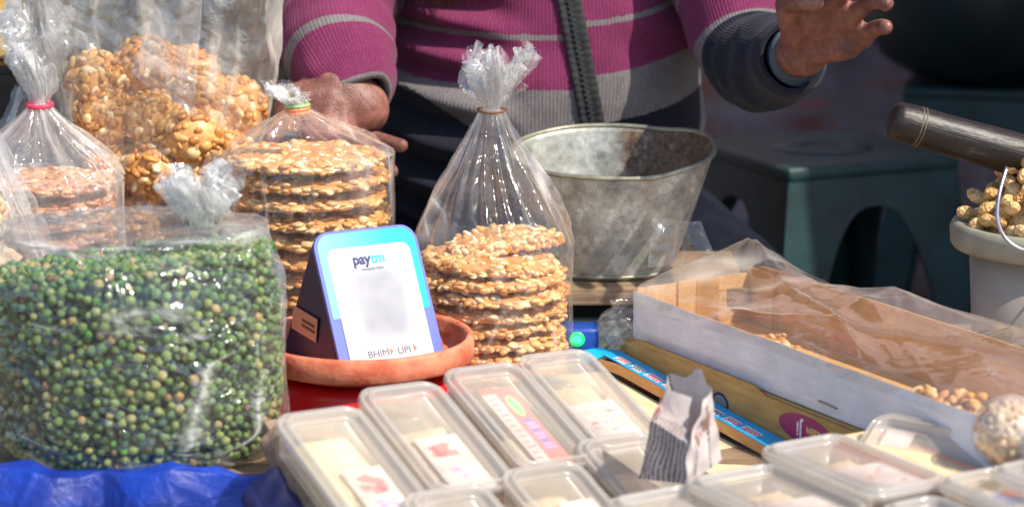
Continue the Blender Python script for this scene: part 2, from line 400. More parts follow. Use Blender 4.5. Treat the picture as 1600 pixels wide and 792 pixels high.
msk = t.math('MULTIPLY', t.ramp(ln, [(.0,(.25,)*3),(.3,(1,)*3)]), t.ramp(words.outputs['Fac'], [(.36,(0,)*3),(.46,(1,)*3)]))
msk = t.math('MULTIPLY', msk, blk.outputs['Fac'], clamp=True)
pap = t.ramp(t.noise(30, 4), [(.3, lin((188,176,172))), (.7, lin((216,208,206)))])
c = t.mixc(t.math('MULTIPLY', msk, .95), pap, lin((70,58,58)))
pic = t.n('Attribute', attribute_name='pic')
c = t.mixc(pic.outputs['Fac'], c, t.ramp(t.noise(55, 4), [(.4, lin((120,84,70))), (.55, lin((200,190,190))), (.62, lin((190,80,96))), (.72, lin((86,120,176)))]))
df = t.n('BsdfDiffuse'); t.t.links.new(c, df.inputs[0]); tl = t.n('BsdfTranslucent'); t.t.links.new(c, tl.inputs[0])
mx = t.n('MixShader'); mx.inputs[0].default_value = .22; t.t.links.new(df.outputs[0], mx.inputs[1]); t.t.links.new(tl.outputs[0], mx.inputs[2])
MT['newsprint'] = t.surf(mx.outputs[0])
def pp(name, trans, col=(226,222,216), rough=.28, scuff=True):      # milky polypropylene
    t = NT(name); c = lin(col)
    df = t.n('BsdfDiffuse'); df.inputs[0].default_value = (*c, 1)
    tl = t.n('BsdfTranslucent'); tl.inputs[0].default_value = (*c, 1)
    m0 = t.n('MixShader'); m0.inputs[0].default_value = .45; t.t.links.new(df.outputs[0], m0.inputs[1]); t.t.links.new(tl.outputs[0], m0.inputs[2])
    tr = t.n('BsdfTransparent'); tr.inputs[0].default_value = (.97,.965,.95,1)
    f = t.math('MULTIPLY', t.ramp(t.noise(30, 5, .65), [(.3, (.88,)*3), (.7, (1.0,)*3)]), trans)
    m1 = t.n('MixShader'); t.t.links.new(f, m1.inputs[0]); t.t.links.new(m0.outputs[0], m1.inputs[1]); t.t.links.new(tr.outputs[0], m1.inputs[2])
    lw = t.n('LayerWeight'); lw.inputs['Blend'].default_value = .5
    fr = t.math('ADD', t.math('MULTIPLY', t.math('POWER', lw.outputs['Facing'], 4.0), .6), .05, clamp=True)
    gl = t.n('BsdfGlossy'); gl.inputs['Roughness'].default_value = rough
    t.t.links.new(t.bump(t.noise(120, 3), .1, .001), gl.inputs['Normal'])
    m2 = t.n('MixShader'); t.t.links.new(fr, m2.inputs[0]); t.t.links.new(m1.outputs[0], m2.inputs[1]); t.t.links.new(gl.outputs[0], m2.inputs[2])
    return t.surf(m2.outputs[0])
MT['lid'] = pp('lid_plastic', .64, (226,216,202))
MT['lid_rim'] = pp('lid_rim_plastic', .56, (222,216,210), .16)
MT['tub'] = pp('tub_plastic', .55, (222,214,204))
MT['sweet'] = basic('cream_sweet', (196,172,140), .8, .06, 60, 120, .6, .003, col2=(226,206,178))
MT['sweet_y'] = basic('yellow_sweet', (226,212,160), .8, .06, 40, 120, .5, .003, col2=(240,232,196))
# setting
t = NT('back_wall_paint')
c = t.ramp(t.noise(2.2, 6, .65), [(.3, lin((120,108,112))), (.5, lin((176,156,156))), (.7, lin((190,182,190)))])
br = t.n('TexBrick'); br.inputs['Scale'].default_value = 1.0; br.inputs['Brick Width'].default_value = .24; br.inputs['Row Height'].default_value = .085; br.inputs['Mortar Size'].default_value = .006
mp = t.n('Mapping'); mp.inputs['Rotation'].default_value = (math.pi/2, 0, 0); t.t.links.new(t.obj(), mp.inputs[0]); t.t.links.new(mp.outputs[0], br.inputs['Vector'])
br.inputs['Color1'].default_value = (*lin((196,116,96)), 1); br.inputs['Color2'].default_value = (*lin((140,84,74)), 1); br.inputs['Mortar'].default_value = (*lin((140,132,130)), 1)
c = t.mixc(t.ramp(t.noise(5, 5, .6), [(.5, (0,)*3), (.62, (.8,)*3)]), c, br.outputs['Color'])
MT['wall'] = t.surf(t.pbr(**{'Base Color': c, 'Roughness': .9, 'Normal': t.bump(t.noise(20, 5), .4, .01)}))
MT['ground'] = basic('ground_concrete', (92,84,80), .9, .25, 3, 40, .4, .01)
MT['shade_backdrop'] = basic('shade_backdrop', (16,18,17), .9, .2, 6)
MT['roof'] = basic('roof_sheet', (70,72,76), .7)
MT['yellow_pack'] = basic('yellow_pack', (222,170,30), .4, .15, 20)

# ------------------------------------------------------------------ setting
def struct(name, V, F, mat, smooth=False):
    o = mesh_obj(name, V, F, mat, None, smooth); o['kind'] = 'structure'; return o
struct('ground', [(-60,-60,0), (60,-60,0), (60,60,0), (-60,60,0)], [(0,1,2,3)], MT['ground'])
struct('back_wall', *box_geo(-3.2, 3.2, 2.6, 2.75, 0, 2.7), MT['wall'])
struct('unseen_shade_wall', *box_geo(1.22, 1.32, .22, 2.6, 0, 1.9), MT['wall'])  # out of view, added to keep the sun off the background
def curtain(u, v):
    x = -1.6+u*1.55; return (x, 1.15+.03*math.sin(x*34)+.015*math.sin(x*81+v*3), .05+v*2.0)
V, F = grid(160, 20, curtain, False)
o = mesh_obj('shade_backdrop', V, F, MT['shade_backdrop']); m = o.modifiers.new('solid', 'SOLIDIFY'); m.thickness = .004  # near-black sheet added, its colour stands in for the shaded interior
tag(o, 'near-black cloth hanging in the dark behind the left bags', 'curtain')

# stall: a low table of planks, legs, and raised boards on it
TZ = .22
tbl = empty('stall_table', (0, -.1, 0), 'low wooden plank table carrying all the bags and boxes', 'table')
for k in range(8):
    y0 = -.56+k*.128
    box('plank', -1.05, 1.05, y0+.1, y0+.1+.124, TZ-.025+.0007*(k % 3), TZ+.0007*(k % 3), MT['plank'], tbl, .003)
for x in (-.98, .98):
    for y in (-.40, .50): box('leg', x-.03, x+.03, y-.03+.1, y+.03+.1, 0, TZ-.026, MT['plank'], tbl, .003)
plat = empty('display_platform', (0, 0, TZ+.002), 'low wooden board raised on the table under the bags', 'board')
for k in range(3): box('plank', -.95, .30, -.20+k*.205, -.20+k*.205+.2, .055, .076+.0006*k, MT['plank'], plat, .003)
for x in (-.9, -.3, .26): box('batten', x-.02, x+.02, -.19, .40, .0, .0545, MT['plank'], plat, .002)
PZ = TZ+.002+.077
plat2 = empty('display_platform', (0, 0, TZ+.002), 'low wooden board raised on the table under the long carton', 'board')
for k in range(4): box('plank', .32, .95, -.59+k*.25, -.59+k*.25+.245, .055, .075+.0006*k, MT['plank'], plat2, .003)
for x in (.36, .90): box('batten', x-.02, x+.02, -.58, .40, .0, .0545, MT['plank'], plat2, .002)

# ------------------------------------------------------------------ background furniture
def stool_mesh(w=.30, h=.45, spread=.055, top_in=.0):
    # square moulded stool: top slab, apron, four angled corner legs with arched openings
    parts = []
    V, F = box_geo(-w/2, w/2, -w/2, w/2, h-.022, h, .01, 3); parts.append((V, F))
    for s in range(4):
        c, sn = math.cos(s*math.pi/2), math.sin(s*math.pi/2)
        def P(u, z):     # u across the side, z height, on a slightly flaring side plane
            k = (h-z)/h; half = w/2-.006+spread*k
            x, y = u*half, -half
            return (x*c-y*sn, x*sn+y*c, z)
        n = 28; V = []; F = []
        for i in range(n+1):
            u = -1+2*i/n; a = abs(u)
            zb = 0 if a > .70 else (.385*math.sqrt(max(0, 1-(a/.70)**2.6)))
            V += [P(u, h-.02), P(u, max(zb, 0))]
        for i in range(n): F.append((2*i, 2*i+1, 2*i+3, 2*i+2))
        parts.append((V, F))
    return parts
def stool(name, loc, rz, label, scale=1):
    root = empty(name, loc, label, 'stool', 'teal plastic stools'); root.rotation_euler[2] = rz; root.scale = (scale,)*3
    ps = stool_mesh()
    mesh_obj('seat', *ps[0], MT['green_plastic'], root, False)
    for p in ps[1:]:
        o = mesh_obj('side_panel', *p, MT['green_plastic'], root, False); m = o.modifiers.new('s', 'SOLIDIFY'); m.thickness = .004
    V, F = lathe([(.03,.4505), (.032,.4525), (.075,.4525), (.077,.4505)], 40); mesh_obj('seat_ridge', V, F, MT['green_plastic'], root)
    return root
p = at(1293, 246, .86); stool('plastic_stool', (p.x, .92, 0), R(24), 'teal plastic stool with arched side behind the metal pot', 1.0)
p = at(1555, 190, 1.6); stool('plastic_stool', (p.x, 1.65, 0), R(-14), 'farther teal plastic stool in shade under the dark round vessel', 1.02)
# big round vessel standing on the farther stool
prof = [(.02,0), (.10,.006), (.16,.04), (.20,.10), (.215,.17), (.21,.25), (.19,.31), (.175,.33), (.182,.345), (.176,.35), (.168,.335), (.18,.30), (.2,.2), (.17,.05), (.02,.012)]
p = at(1520, 150, 1.6)
V, F = lathe([(r*1.0, z) for r, z in prof], 64); n0 = len(V); cap(V, F, 0, 64, True)
o = mesh_obj('round_vessel', V, F, MT['dark_green']); o.location = (p.x, 1.62, .462)
tag(o, 'large dark round-bottomed vessel blurred in the upper right background', 'vessel')

# ------------------------------------------------------------------ vendor
person = empty('person', (.035, .60, 0), 'seated person in striped purple, grey and navy zip sweater, one palm raised', 'person')
def W2P(p): return Vector(p)-Vector((.035, .60, 0))
def capsule(p0, p1, r0, r1, n=16):
    p0, p1 = Vector(p0), Vector(p1); ax = (p1-p0); L = ax.length; ax.normalize(); a = ax.orthogonal().normalized(); b = ax.cross(a)
    V = []; F = []; prof = []
    for k in range(6): q = math.pi/2*(1-k/5.0); prof.append((-math.sin(q)*r0, max(math.cos(q)*r0, 1e-4)))
    for k in range(6): q = math.pi/2*k/5.0; prof.append((L+math.sin(q)*r1, max(math.cos(q)*r1, 1e-4)))
    for d, r in prof:
        for i in range(n):
            t_ = 2*math.pi*i/n; V.append(p0+ax*d+a*math.cos(t_)*r+b*math.sin(t_)*r)
    for j in range(len(prof)-1):
        for i in range(n): F.append((j*n+i, j*n+(i+1) % n, (j+1)*n+(i+1) % n, (j+1)*n+i))
    cap(V, F, 0, n, True); cap(V, F, (len(prof)-1)*n, n)
    return V, F
def ellip(c, rx, ry, rz, rot=None):
    V = []
    for v in ICO3[0]:
        q = Vector((v[0]*rx, v[1]*ry, v[2]*rz))
        if rot is not None: q = rot @ q
        V.append(Vector(c)+q)
    return V, list(ICO3[1])
body = []
# raised hand (photo right)
Wr = at(1256, 80, .17); EL = at(1166, 80, .37)
mcp = [at(1284,-34,.085), at(1305,-4,.085), at(1328,28,.095), at(1347,60,.11)]
pip = [at(1318,-66,.045), at(1340,-34,.045), at(1360,2,.062), at(1367,45,.085)]
dip = [at(1340,-78,.012), at(1366,-46,.012), at(1378,0,.034), at(1377,42,.064)]
tip = [at(1352,-74,-.012), at(1378,-44,-.012), at(1384,6,.014), at(1384,43,.046)]
fr = [.0104, .0108, .0106, .0100]
for k in range(4):
    body += [capsule(mcp[k], pip[k], fr[k]*1.12, fr[k]), capsule(pip[k], dip[k], fr[k], fr[k]*.95), capsule(dip[k], tip[k], fr[k]*.95, fr[k]*.9)]
    body.append(capsule(Wr.lerp(mcp[k], .18), mcp[k], .019, .0135))
    if k < 3: body.append(capsule(Wr.lerp((mcp[k]+mcp[k+1])/2, .3), (mcp[k]+mcp[k+1])/2, .017, .0125))
cmc = at(1246,52,.145); tm = at(1230,8,.10); ti = at(1248,-1,.072); tt = at(1274,5,.052)
body += [capsule(cmc, tm, .020, .0145), capsule(tm, ti, .0138, .0122), capsule(ti, tt, .0122, .0105)]
body.append(capsule(Wr, at(1325,72,.115), .021, .0165)); body.append(capsule(cmc, at(1285,10,.10), .020, .012))
body += [capsule(EL, Wr, .040, .031)]
SR = Vector((.215,.60,.90)); body.append(capsule(SR, EL, .052, .042))
# hand at the left bag
WL = at(524, 146, .312); ELl = at(530, 8, .45); SL = Vector((-.15,.60,.91))
body += [capsule(SL, ELl, .052, .042), capsule(ELl, WL, .042, .037), ellip(at(498,180,.285), .056, .024, .042), ellip(at(470,172,.29), .034, .022, .036)]
kn = [at(540,226,.275), at(535,212,.262), at(512,214,.255), at(488,212,.258)]
for k, e in enumerate([at(627,228,.245), at(612,268,.245), at(560,270,.262), at(500,268,.268)]):
    mid = kn[k].lerp(e, .55)+Vector((0, .008, .006))
    body += [capsule(WL.lerp(kn[k], .15), kn[k], .021, .0145), capsule(kn[k], mid, .0118, .0105), capsule(mid, e, .0105, .0092)]
    if k < 3: body.append(capsule(WL.lerp((kn[k]+kn[k+1])/2, .3), (kn[k]+kn[k+1])/2, .02, .0135))
body += [capsule(WL+Vector((-.004,0,.01)), WL+Vector((.030,-.004,-.018)), .037, .038), capsule(WL+Vector((.022,-.004,-.022)), at(520,190,.288), .034, .03)]
body += [capsule(at(478,150,.30), at(444,185,.265), .019, .014), capsule(at(444,185,.265), at(424,222,.255), .0125, .0105), capsule(at(500,130,.31), at(478,158,.29), .024, .02)]
for (a_, b_, c_, d_, y_) in ((478,142,452,196,.268), (498,146,480,206,.262), (518,150,508,210,.260), (536,156,534,212,.264)):
    body += [capsule(at(a_, b_, y_+.018), at(c_, d_, y_), .011, .0125)]
# trunk, neck, head, legs (mostly outside the picture)
body += [capsule((.035,.62,.42), (.035,.62,.80), .12, .11), capsule((-.10,.61,.86), (.17,.61,.86), .06, .06), capsule((.03,.60,.90), (.0,.55,.99), .056, .054)]
hc = Vector((-.03,.52,1.07)); body.append(ellip(hc, .073, .092, .108)); body.append(capsule(hc+Vector((0,-.05,-.06)), hc+Vector((0,-.035,-.03)), .045, .05))
body.append(capsule(hc+Vector((0,-.088,.018)), hc+Vector((0,-.104,-.022)), .008, .013))
for s in (-1, 1):
    body.append(ellip(hc+Vector((s*.074,.005,-.005)), .009, .02, .03)); body.append(ellip(hc+Vector((s*.03,-.088,.02)), .016, .008, .008))
body.append(ellip(hc+Vector((0,-.092,-.05)), .024, .01, .006))
for s, kx in ((-1, -.22), (1, .30)):
    hip = Vector((.035+s*.09, .62, .40)); kne = Vector((kx, .52, .30)); ank = Vector((kx*.5, .66, .07))
    body += [capsule(hip, kne, .075, .055), capsule(kne, ank, .05, .035), capsule(ank, ank+Vector((s*.03,-.16,-.035)), .032, .024)]
V, F = join([([W2P(p) for p in v], f) for v, f in body])
o = mesh_obj('body', V, F, MT['skin'], person)
m = o.modifiers.new('remesh', 'REMESH'); m.mode = 'VOXEL'; m.voxel_size = .0032; m.use_smooth_shade = True
m = o.modifiers.new('smooth', 'SMOOTH'); m.factor = .5; m.iterations = 5
# nails on the finger ends that face the camera edge-on
def nail(tipp, prevp, back, r):
    d = (tipp-prevp).normalized(); b = (back-d*back.dot(d)).normalized(); s = d.cross(b)
    V = []; F = []
    for j in range(5):
        for i in range(7):
            a = (i/6-.5)*1.5; l = (j/4-.35)*r*1.35
            V.append(W2P(tipp+d*l+(b*math.cos(a)+s*math.sin(a))*r*(1.0-.10*(j/4)**2)))
    for j in range(4):
        for i in range(6): F.append((j*7+i, j*7+i+1, j*7+8+i, j*7+7+i))
    oo = mesh_obj('fingernail', V, F, MT['nail'], person); mm = oo.modifiers.new('s', 'SOLIDIFY'); mm.thickness = .0012
nail(tt, ti, Vector((-.1,.35,1)), .0100)

# sweater: torso and two sleeves in one mesh, bands carried by an attribute
TC = (.035, .60)
def trx(z): return interp(z, [.33,.42,.50,.58,.66,.74,.82,.88,.93,.97], [.185,.205,.222,.226,.218,.208,.205,.20,.16,.075])
def try_(z): return interp(z, [.33,.42,.50,.58,.66,.74,.82,.88,.93,.97], [.15,.165,.175,.172,.16,.15,.14,.13,.105,.07])
def torso(th, z):
    n = 2.35; c, s = math.cos(th), math.sin(th); k = (abs(c)**n+abs(s)**n)**(-1/n)
    rx, ry = trx(z), try_(z); x = rx*k*c; y = ry*k*s
    # folds: diagonal pulls on the photo-left flank, gentle drape elsewhere
    fl = sm((-x-.00)/.12)*sm((-y+.05)/.1)
    f = .013*fl*math.sin((z*115)+x*26+2*nz((x*6, y*6, z*5)))
    f += .004*nz((x*14, y*14, z*22+3)) + .006*nz((x*7+5, y*7, z*7))
    f += .004*math.sin(z*60+x*30)*sm((x-.05)/.12)
    k2 = 1+f/max(.05, math.hypot(x, y))
    return Vector((TC[0]+x*k2, TC[1]+y*k2, z))
def zipx(z): return interp(z, [.45,.56,.74,.95], [.118,.106,.070,.04])
def band(p):
    x, z = p.x, p.z; u = (x-.06)/.2
    zz = z - (.040*u*u if u > 0 else .012*u*u) + (.016*sm(-(x-zipx(z))/.01))
    nav = .556 + .055*sm((-.02-x)/.13)
    return interp(zz, [.40, nav, max(.620, nav+.012), .6845, .6895, .86, 1.0], [0, .2, .4, .6, .65, .89, .97])
NU, NV = 260, 170
V, F = grid(NU, NV, lambda u, v: torso(u*2*math.pi, .34+v*.63))
UVs = []; B = []
for j in range(NV):
    for i in range(NU):
        UVs.append((i/NU*1.22, .34+j/(NV-1)*.63)); B.append(band(Vector(V[j*NU+i])))
def sleeve(pts, rad, bands, seed, nn=72, nv=110, cuff=None):
    path = spline(pts, nv); Vs = []; Fs = []; uvs = []; bs = []; prev = None; L = 0; Ls = [0]
    for i in range(1, nv): L += (path[i]-path[i-1]).length; Ls.append(L)
    for i, p in enumerate(path):
        tdir = (path[min(i+1, nv-1)]-path[max(i-1, 0)]).normalized()
        a = (tdir.orthogonal().normalized() if prev is None else (prev-tdir*prev.dot(tdir)).normalized()); prev = a; b = tdir.cross(a)
        s = i/(nv-1); r = rad(s)
        for k in range(nn):
            q = 2*math.pi*k/nn; d = a*math.cos(q)+b*math.sin(q)
            pp_ = p+d*r
            f = .007*rr((pp_.x*9+seed, pp_.y*9, pp_.z*9))*sm(s*3) + .0022*math.sin(Ls[i]*95+5*nz((pp_.x*10, pp_.y*10, pp_.z*10+seed)))*sm((s-.35)/.25)
            Vs.append(p+d*(r+f)); uvs.append((k/nn*.40, Ls[i])); bs.append(interp(s + .02*nz((pp_.x*8, pp_.y*8, pp_.z*8)), *bands))
    for i in range(nv-1):
        for k in range(nn): Fs.append((i*nn+k, i*nn+(k+1) % nn, (i+1)*nn+(k+1) % nn, (i+1)*nn+k))
    # turned-in cuff edge
    base = (nv-1)*nn; o_ = len(Vs); c = path[-1]; td = (path[-1]-path[-2]).normalized()
    for k in range(nn): Vs.append(Vs[base+k].lerp(c, .13)+td*.003); uvs.append(uvs[base+k]); bs.append(bs[base+k])
    for k in range(nn): Vs.append(Vs[base+k].lerp(c, .2)-td*.03); uvs.append(uvs[base+k]); bs.append(bs[base+k])
    for a0, b0 in ((base, o_), (o_, o_+nn)):
        for k in range(nn): Fs.append((a0+k, a0+(k+1) % nn, b0+(k+1) % nn, b0+k))
    return Vs, Fs, uvs, bs
sR = sleeve([SR+Vector((-.03,.01,.02)), SR.lerp(EL, .5)+Vector((.01,0,0)), EL+Vector((.004,.02,-.006)), EL.lerp(Wr, .5)+Vector((0,.0,-.012)), Wr+Vector((-.010,.014,-.008))],
            lambda s: interp(s, [0,.3,.5,.75,1], [.085,.072,.059,.052,.0390]), ([0,.20,.33,.345,.47,.52,1], [.85,.80,.655,.595,.42,.36,.02][:7] if False else [.85,.80,.655,.595,.41,.19,.02]), 1.0)
sL = sleeve([SL+Vector((.03,.01,.02)), SL.lerp(ELl, .5), ELl+Vector((0,.0,.005)), ELl.lerp(WL, .55)+Vector((.0,.0,-.002)), WL+Vector((.030,-.004,-.010))],
            lambda s: interp(s, [0,.3,.5,.75,.92,1], [.085,.08,.073,.071,.062,.041]), ([0,.40,.50,.52,.78,.81,.985,1], [.97,.95,.91,.88,.655,.60,.41,.30]), 5.0)
off = 0
allV, allF, allUV, allB = list(V), list(F), list(UVs), list(B)
for (v, f, u, b) in (sR, sL):
    o_ = len(allV); allV += v; allF += [tuple(i+o_ for i in q) for q in f]; allUV += u; allB += b
mesh_obj('sweater', [W2P(p) for p in allV], allF, MT['sweater'], person, True, allUV, {'band': allB})
# shirt cuff showing at the raised wrist
ax = (Wr-EL).normalized()
V, F = tube([Wr-ax*.03+Vector((0,0,-.004)), Wr-ax*.022+Vector((0,0,-.005)), Wr-ax*.014+Vector((0,0,-.006))], lambda s: .0365, 40)
mesh_obj('shirt_cuff', [W2P(p) for p in V], F, MT['shirt'], person)
# zip: tape with ribs, teeth
def front(x, z):
    best = None
    lo, hi = -math.pi+.05, -.05
    for k in range(26):
        mid = (lo+hi)/2
        if torso(mid, z).x < x: lo = mid
        else: hi = mid
    return torso((lo+hi)/2, z)
V = []; F = []; TE = []
NZ = 150
for j in range(NZ):
    z = .46+j/(NZ-1)*.44; xc = zipx(z); 
    for i in range(9):
        dx = (i/8-.5)*.032; p = front(xc+dx, z)
        rib = .0016*max(0, math.sin(j*2*math.pi/3.2)) if abs(dx) > .005 else -.0012
        V.append(W2P(p+Vector((0, -.0045-rib, 0))))
for j in range(NZ-1):
    for i in range(8): F.append((j*9+i, j*9+i+1, j*9+10+i, j*9+9+i))
o = mesh_obj('zip_tape', V, F, MT['zip_tape'], person)
m = o.modifiers.new('s', 'SOLIDIFY'); m.thickness = .003; m.offset = -1
parts = []
for j in range(120):
    z = .465+j/119*.42; p = W2P(front(zipx(z)+(.0012 if j % 2 else -.0012), z))
    parts.append(box_geo(p.x-.0028, p.x+.0028, p.y-.0072, p.y-.0035, p.z-.0012, p.z+.0012))
V, F = join(parts); o = mesh_obj('zip_teeth', V, F, MT['zip_teeth'], person, False); o['kind'] = 'stuff'
# trousers
parts = []
for s, kx in ((-1, -.22), (1, .30)):
    hip = Vector((.035+s*.09, .62, .40)); kne = Vector((kx, .52, .30)); ank = Vector((kx*.55, .655, .10))
    parts.append(tube(spline([hip+Vector((-s*.05,.04,.03)), hip, kne, (kne+ank)/2, ank], 40), lambda q: interp(q, [0,.3,.55,1], [.12,.11,.085,.06])+.004*math.sin(q*40), 28))
V, F = join([([W2P(p) for p in v], f) for v, f in parts]); mesh_obj('trousers', V, F, MT['navy_cloth'], person)
# beard and hair
rng = random.Random(4); parts = []
tipb = at(686, 12, .41); ch = hc+Vector((-.005,-.075,-.085))
for k in range(420):
    a = Vector((rng.gauss(0,.03), rng.gauss(0,.018), rng.gauss(0,.012))); st = ch+a
    e = tipb+Vector((rng.gauss(0,.017), rng.gauss(0,.010), abs(rng.gauss(0,.03))-.004))
    md = st.lerp(e, .55)+Vector((rng.gauss(0,.012), -.02+rng.gauss(0,.006), rng.gauss(0,.01)))
    parts.append(tube([W2P(q) for q in spline([st, md, e], 7)], lambda s: .0011*(1-.75*s), 4))
V, F = join(parts); o = mesh_obj('beard', V, F, MT['beard'], person); o['kind'] = 'stuff'
V = [W2P(hc+Vector((v[0]*.079, .008+v[1]*.097, .012+v[2]*.108))) for v in ICO3[0] if True]
F = [f for f in ICO3[1] if all((ICO3[0][i][2] > .25 or ICO3[0][i][1] > .25) for i in f)]
mesh_obj('hair', V, F, MT['hair'], person)

# ------------------------------------------------------------------ peanut brittle, puffed balls
def bits(pts, rng, smin, smax, geo=ICO1):
    V = []; F = []; base, bf = geo
    for p, nrm in pts:
        s = rng.uniform(smin, smax); q = nrm.to_track_quat('Z', 'Y') @ Quaternion((0,0,1), rng.uniform(0, 6.28))
        sc = np.array((s*rng.uniform(1.0,1.5), s*rng.uniform(.8,1.05), s*rng.uniform(.45,.75)))
        M3 = np.array(q.to_matrix()); vs = (base*sc) @ M3.T + np.array(p); o_ = len(V)
        V += vs.tolist(); F += [tuple(i+o_ for i in f) for f in bf]
    return V, F
def cookie_meshes(seed, Rd, th, half=False, n_top=120, n_rim=92, mat='peanut'):
    rng = random.Random(seed)
    def edge(a): return Rd*(1+.025*nz((math.cos(a)*2, math.sin(a)*2, seed*3.1))+.012*nz((math.cos(a)*7, math.sin(a)*7, seed)))
    na = 56; prof = [(.0,-.5), (.6,-.5), (.92,-.46), (.985,-.2), (.99,.15), (.94,.42), (.6,.5), (.0,.5)]
    V = []; F = []
    for rf, zf in prof:
        for i in range(na):
            a = 2*math.pi*i/na; r = edge(a)*max(rf, .003)*.97
            x, y = r*math.cos(a), r*math.sin(a)
            if half and y < 0: y *= .12
            V.append((x, y, zf*th*.84+.0014*nz((x*60, y*60, seed+zf))))
    for j in range(len(prof)-1):
        for i in range(na): F.append((j*na+i, j*na+(i+1) % na, (j+1)*na+(i+1) % na, (j+1)*na+i))
    pts = []
    for k in range(n_top):
        a = rng.uniform(0, 6.283); r = edge(a)*.96*math.sqrt(rng.random()); x, y = r*math.cos(a), r*math.sin(a)
        if half and y < 0: y *= .12
        pts.append((Vector((x, y, th*.36)), Vector((rng.gauss(0,.35), rng.gauss(0,.35), 1)).normalized()))
    for k in range(n_rim):
        a = 2*math.pi*(k+rng.random()*.8)/n_rim; r = edge(a)*rng.uniform(.92, .975); x, y = r*math.cos(a), r*math.sin(a); zz = rng.uniform(-.26,.26)*th
        nr = Vector((math.cos(a)*.5, math.sin(a)*.5, rng.choice((-1,1))*rng.uniform(.5,1)))
        if half and y < 0: y *= .12; nr = Vector((0,-1,.2))
        pts.append((Vector((x, y, zz)), nr.normalized()))
    bv, bf = bits(pts, rng, th*.27, th*.44, LUMP)
    mb = bpy.data.meshes.new('brittle_disc'); mb.from_pydata(V, [], F); mb.polygons.foreach_set('use_smooth', [True]*len(F)); mb.materials.append(MT['caramel'])
    mp_ = bpy.data.meshes.new('peanut_bits'); mp_.from_pydata(bv, [], bf); mp_.polygons.foreach_set('use_smooth', [True]*len(bf)); mp_.materials.append(MT[mat])
    return mb, mp_
def put_cookie(ms, loc, rot, label, group, scale=1.0):
    o = link('brittle_disc', ms[0]); o.location = loc; o.rotation_euler = rot; o.scale = (scale, scale, .84)
    tag(o, label, 'peanut brittle', group)
    c_ = link('peanut_bits', ms[1], None, o); c_['kind'] = 'stuff'
    return o
CK = [cookie_meshes(s, .086, .0160) for s in range(5)]
CKH = cookie_meshes(9, .078, .016, True)
CKR = [cookie_meshes(20+s, .084, .0165, mat='peanut_r') for s in range(2)]
def stack(cx, cy, z0, n, pitch, ck, scale, words, group, seed, topdown=True):
    rng = random.Random(seed)
    for k in range(n):
        z = z0+(k+.5)*pitch
        put_cookie(ck[k % len(ck)], (cx+rng.gauss(0,.0014), cy+rng.gauss(0,.0012), z), (rng.gauss(0,.008), rng.gauss(0,.009), rng.uniform(0,6.28)),
                   '%s brittle disc from the top in %s' % (ORD[n-1-k], words) if k < n-1 else 'topmost whole brittle disc in %s' % words, group, scale*rng.uniform(.985,1.015))
    return z0+n*pitch
def ball_mesh(seed, r, nb=150, mat='puff', smin=.12, smax=.20, geo=LUMP):
    rng = random.Random(seed); pts = []
    for k in range(nb):
        z = 1-2*(k+.5)/nb; a = k*2.39996+rng.gauss(0,.2); q = math.sqrt(1-z*z)
        n_ = Vector((q*math.cos(a), q*math.sin(a), z)); rad = r*(.9+.08*nz(n_*2, 1))
        pts.append((n_*rad, (n_+Vector((rng.gauss(0,.5), rng.gauss(0,.5), rng.gauss(0,.5)))).normalized()))
    V, F = bits(pts, rng, r*smin, r*smax, geo)
    me = bpy.data.meshes.new('puffed_bits'); me.from_pydata(V, [], F); me.polygons.foreach_set('use_smooth', [True]*len(F)); me.materials.append(MT[mat])
    cv = [tuple(Vector(v)*r*(.965+.06*nz(Vector(v)*2, 1))) for v in ICO2[0]]
    mc = bpy.data.meshes.new('puffed_ball'); mc.from_pydata(cv, [], ICO2[1]); mc.polygons.foreach_set('use_smooth', [True]*len(ICO2[1])); mc.materials.append(MT['caramel'] if mat != 'puff_pale' else MT['sweet'])
    return mc, me
def put_ball(ms, loc, label, group, sc=1.0, seed=0):
    o = link('puffed_ball', ms[0]); o.location = loc; rg = random.Random(seed); o.rotation_euler = (rg.uniform(0,6), rg.uniform(0,6), rg.uniform(0,6)); o.scale = (sc,)*3
    tag(o, label, 'sweet ball', group); c_ = link('puffed_bits', ms[1], None, o); c_['kind'] = 'stuff'; return o

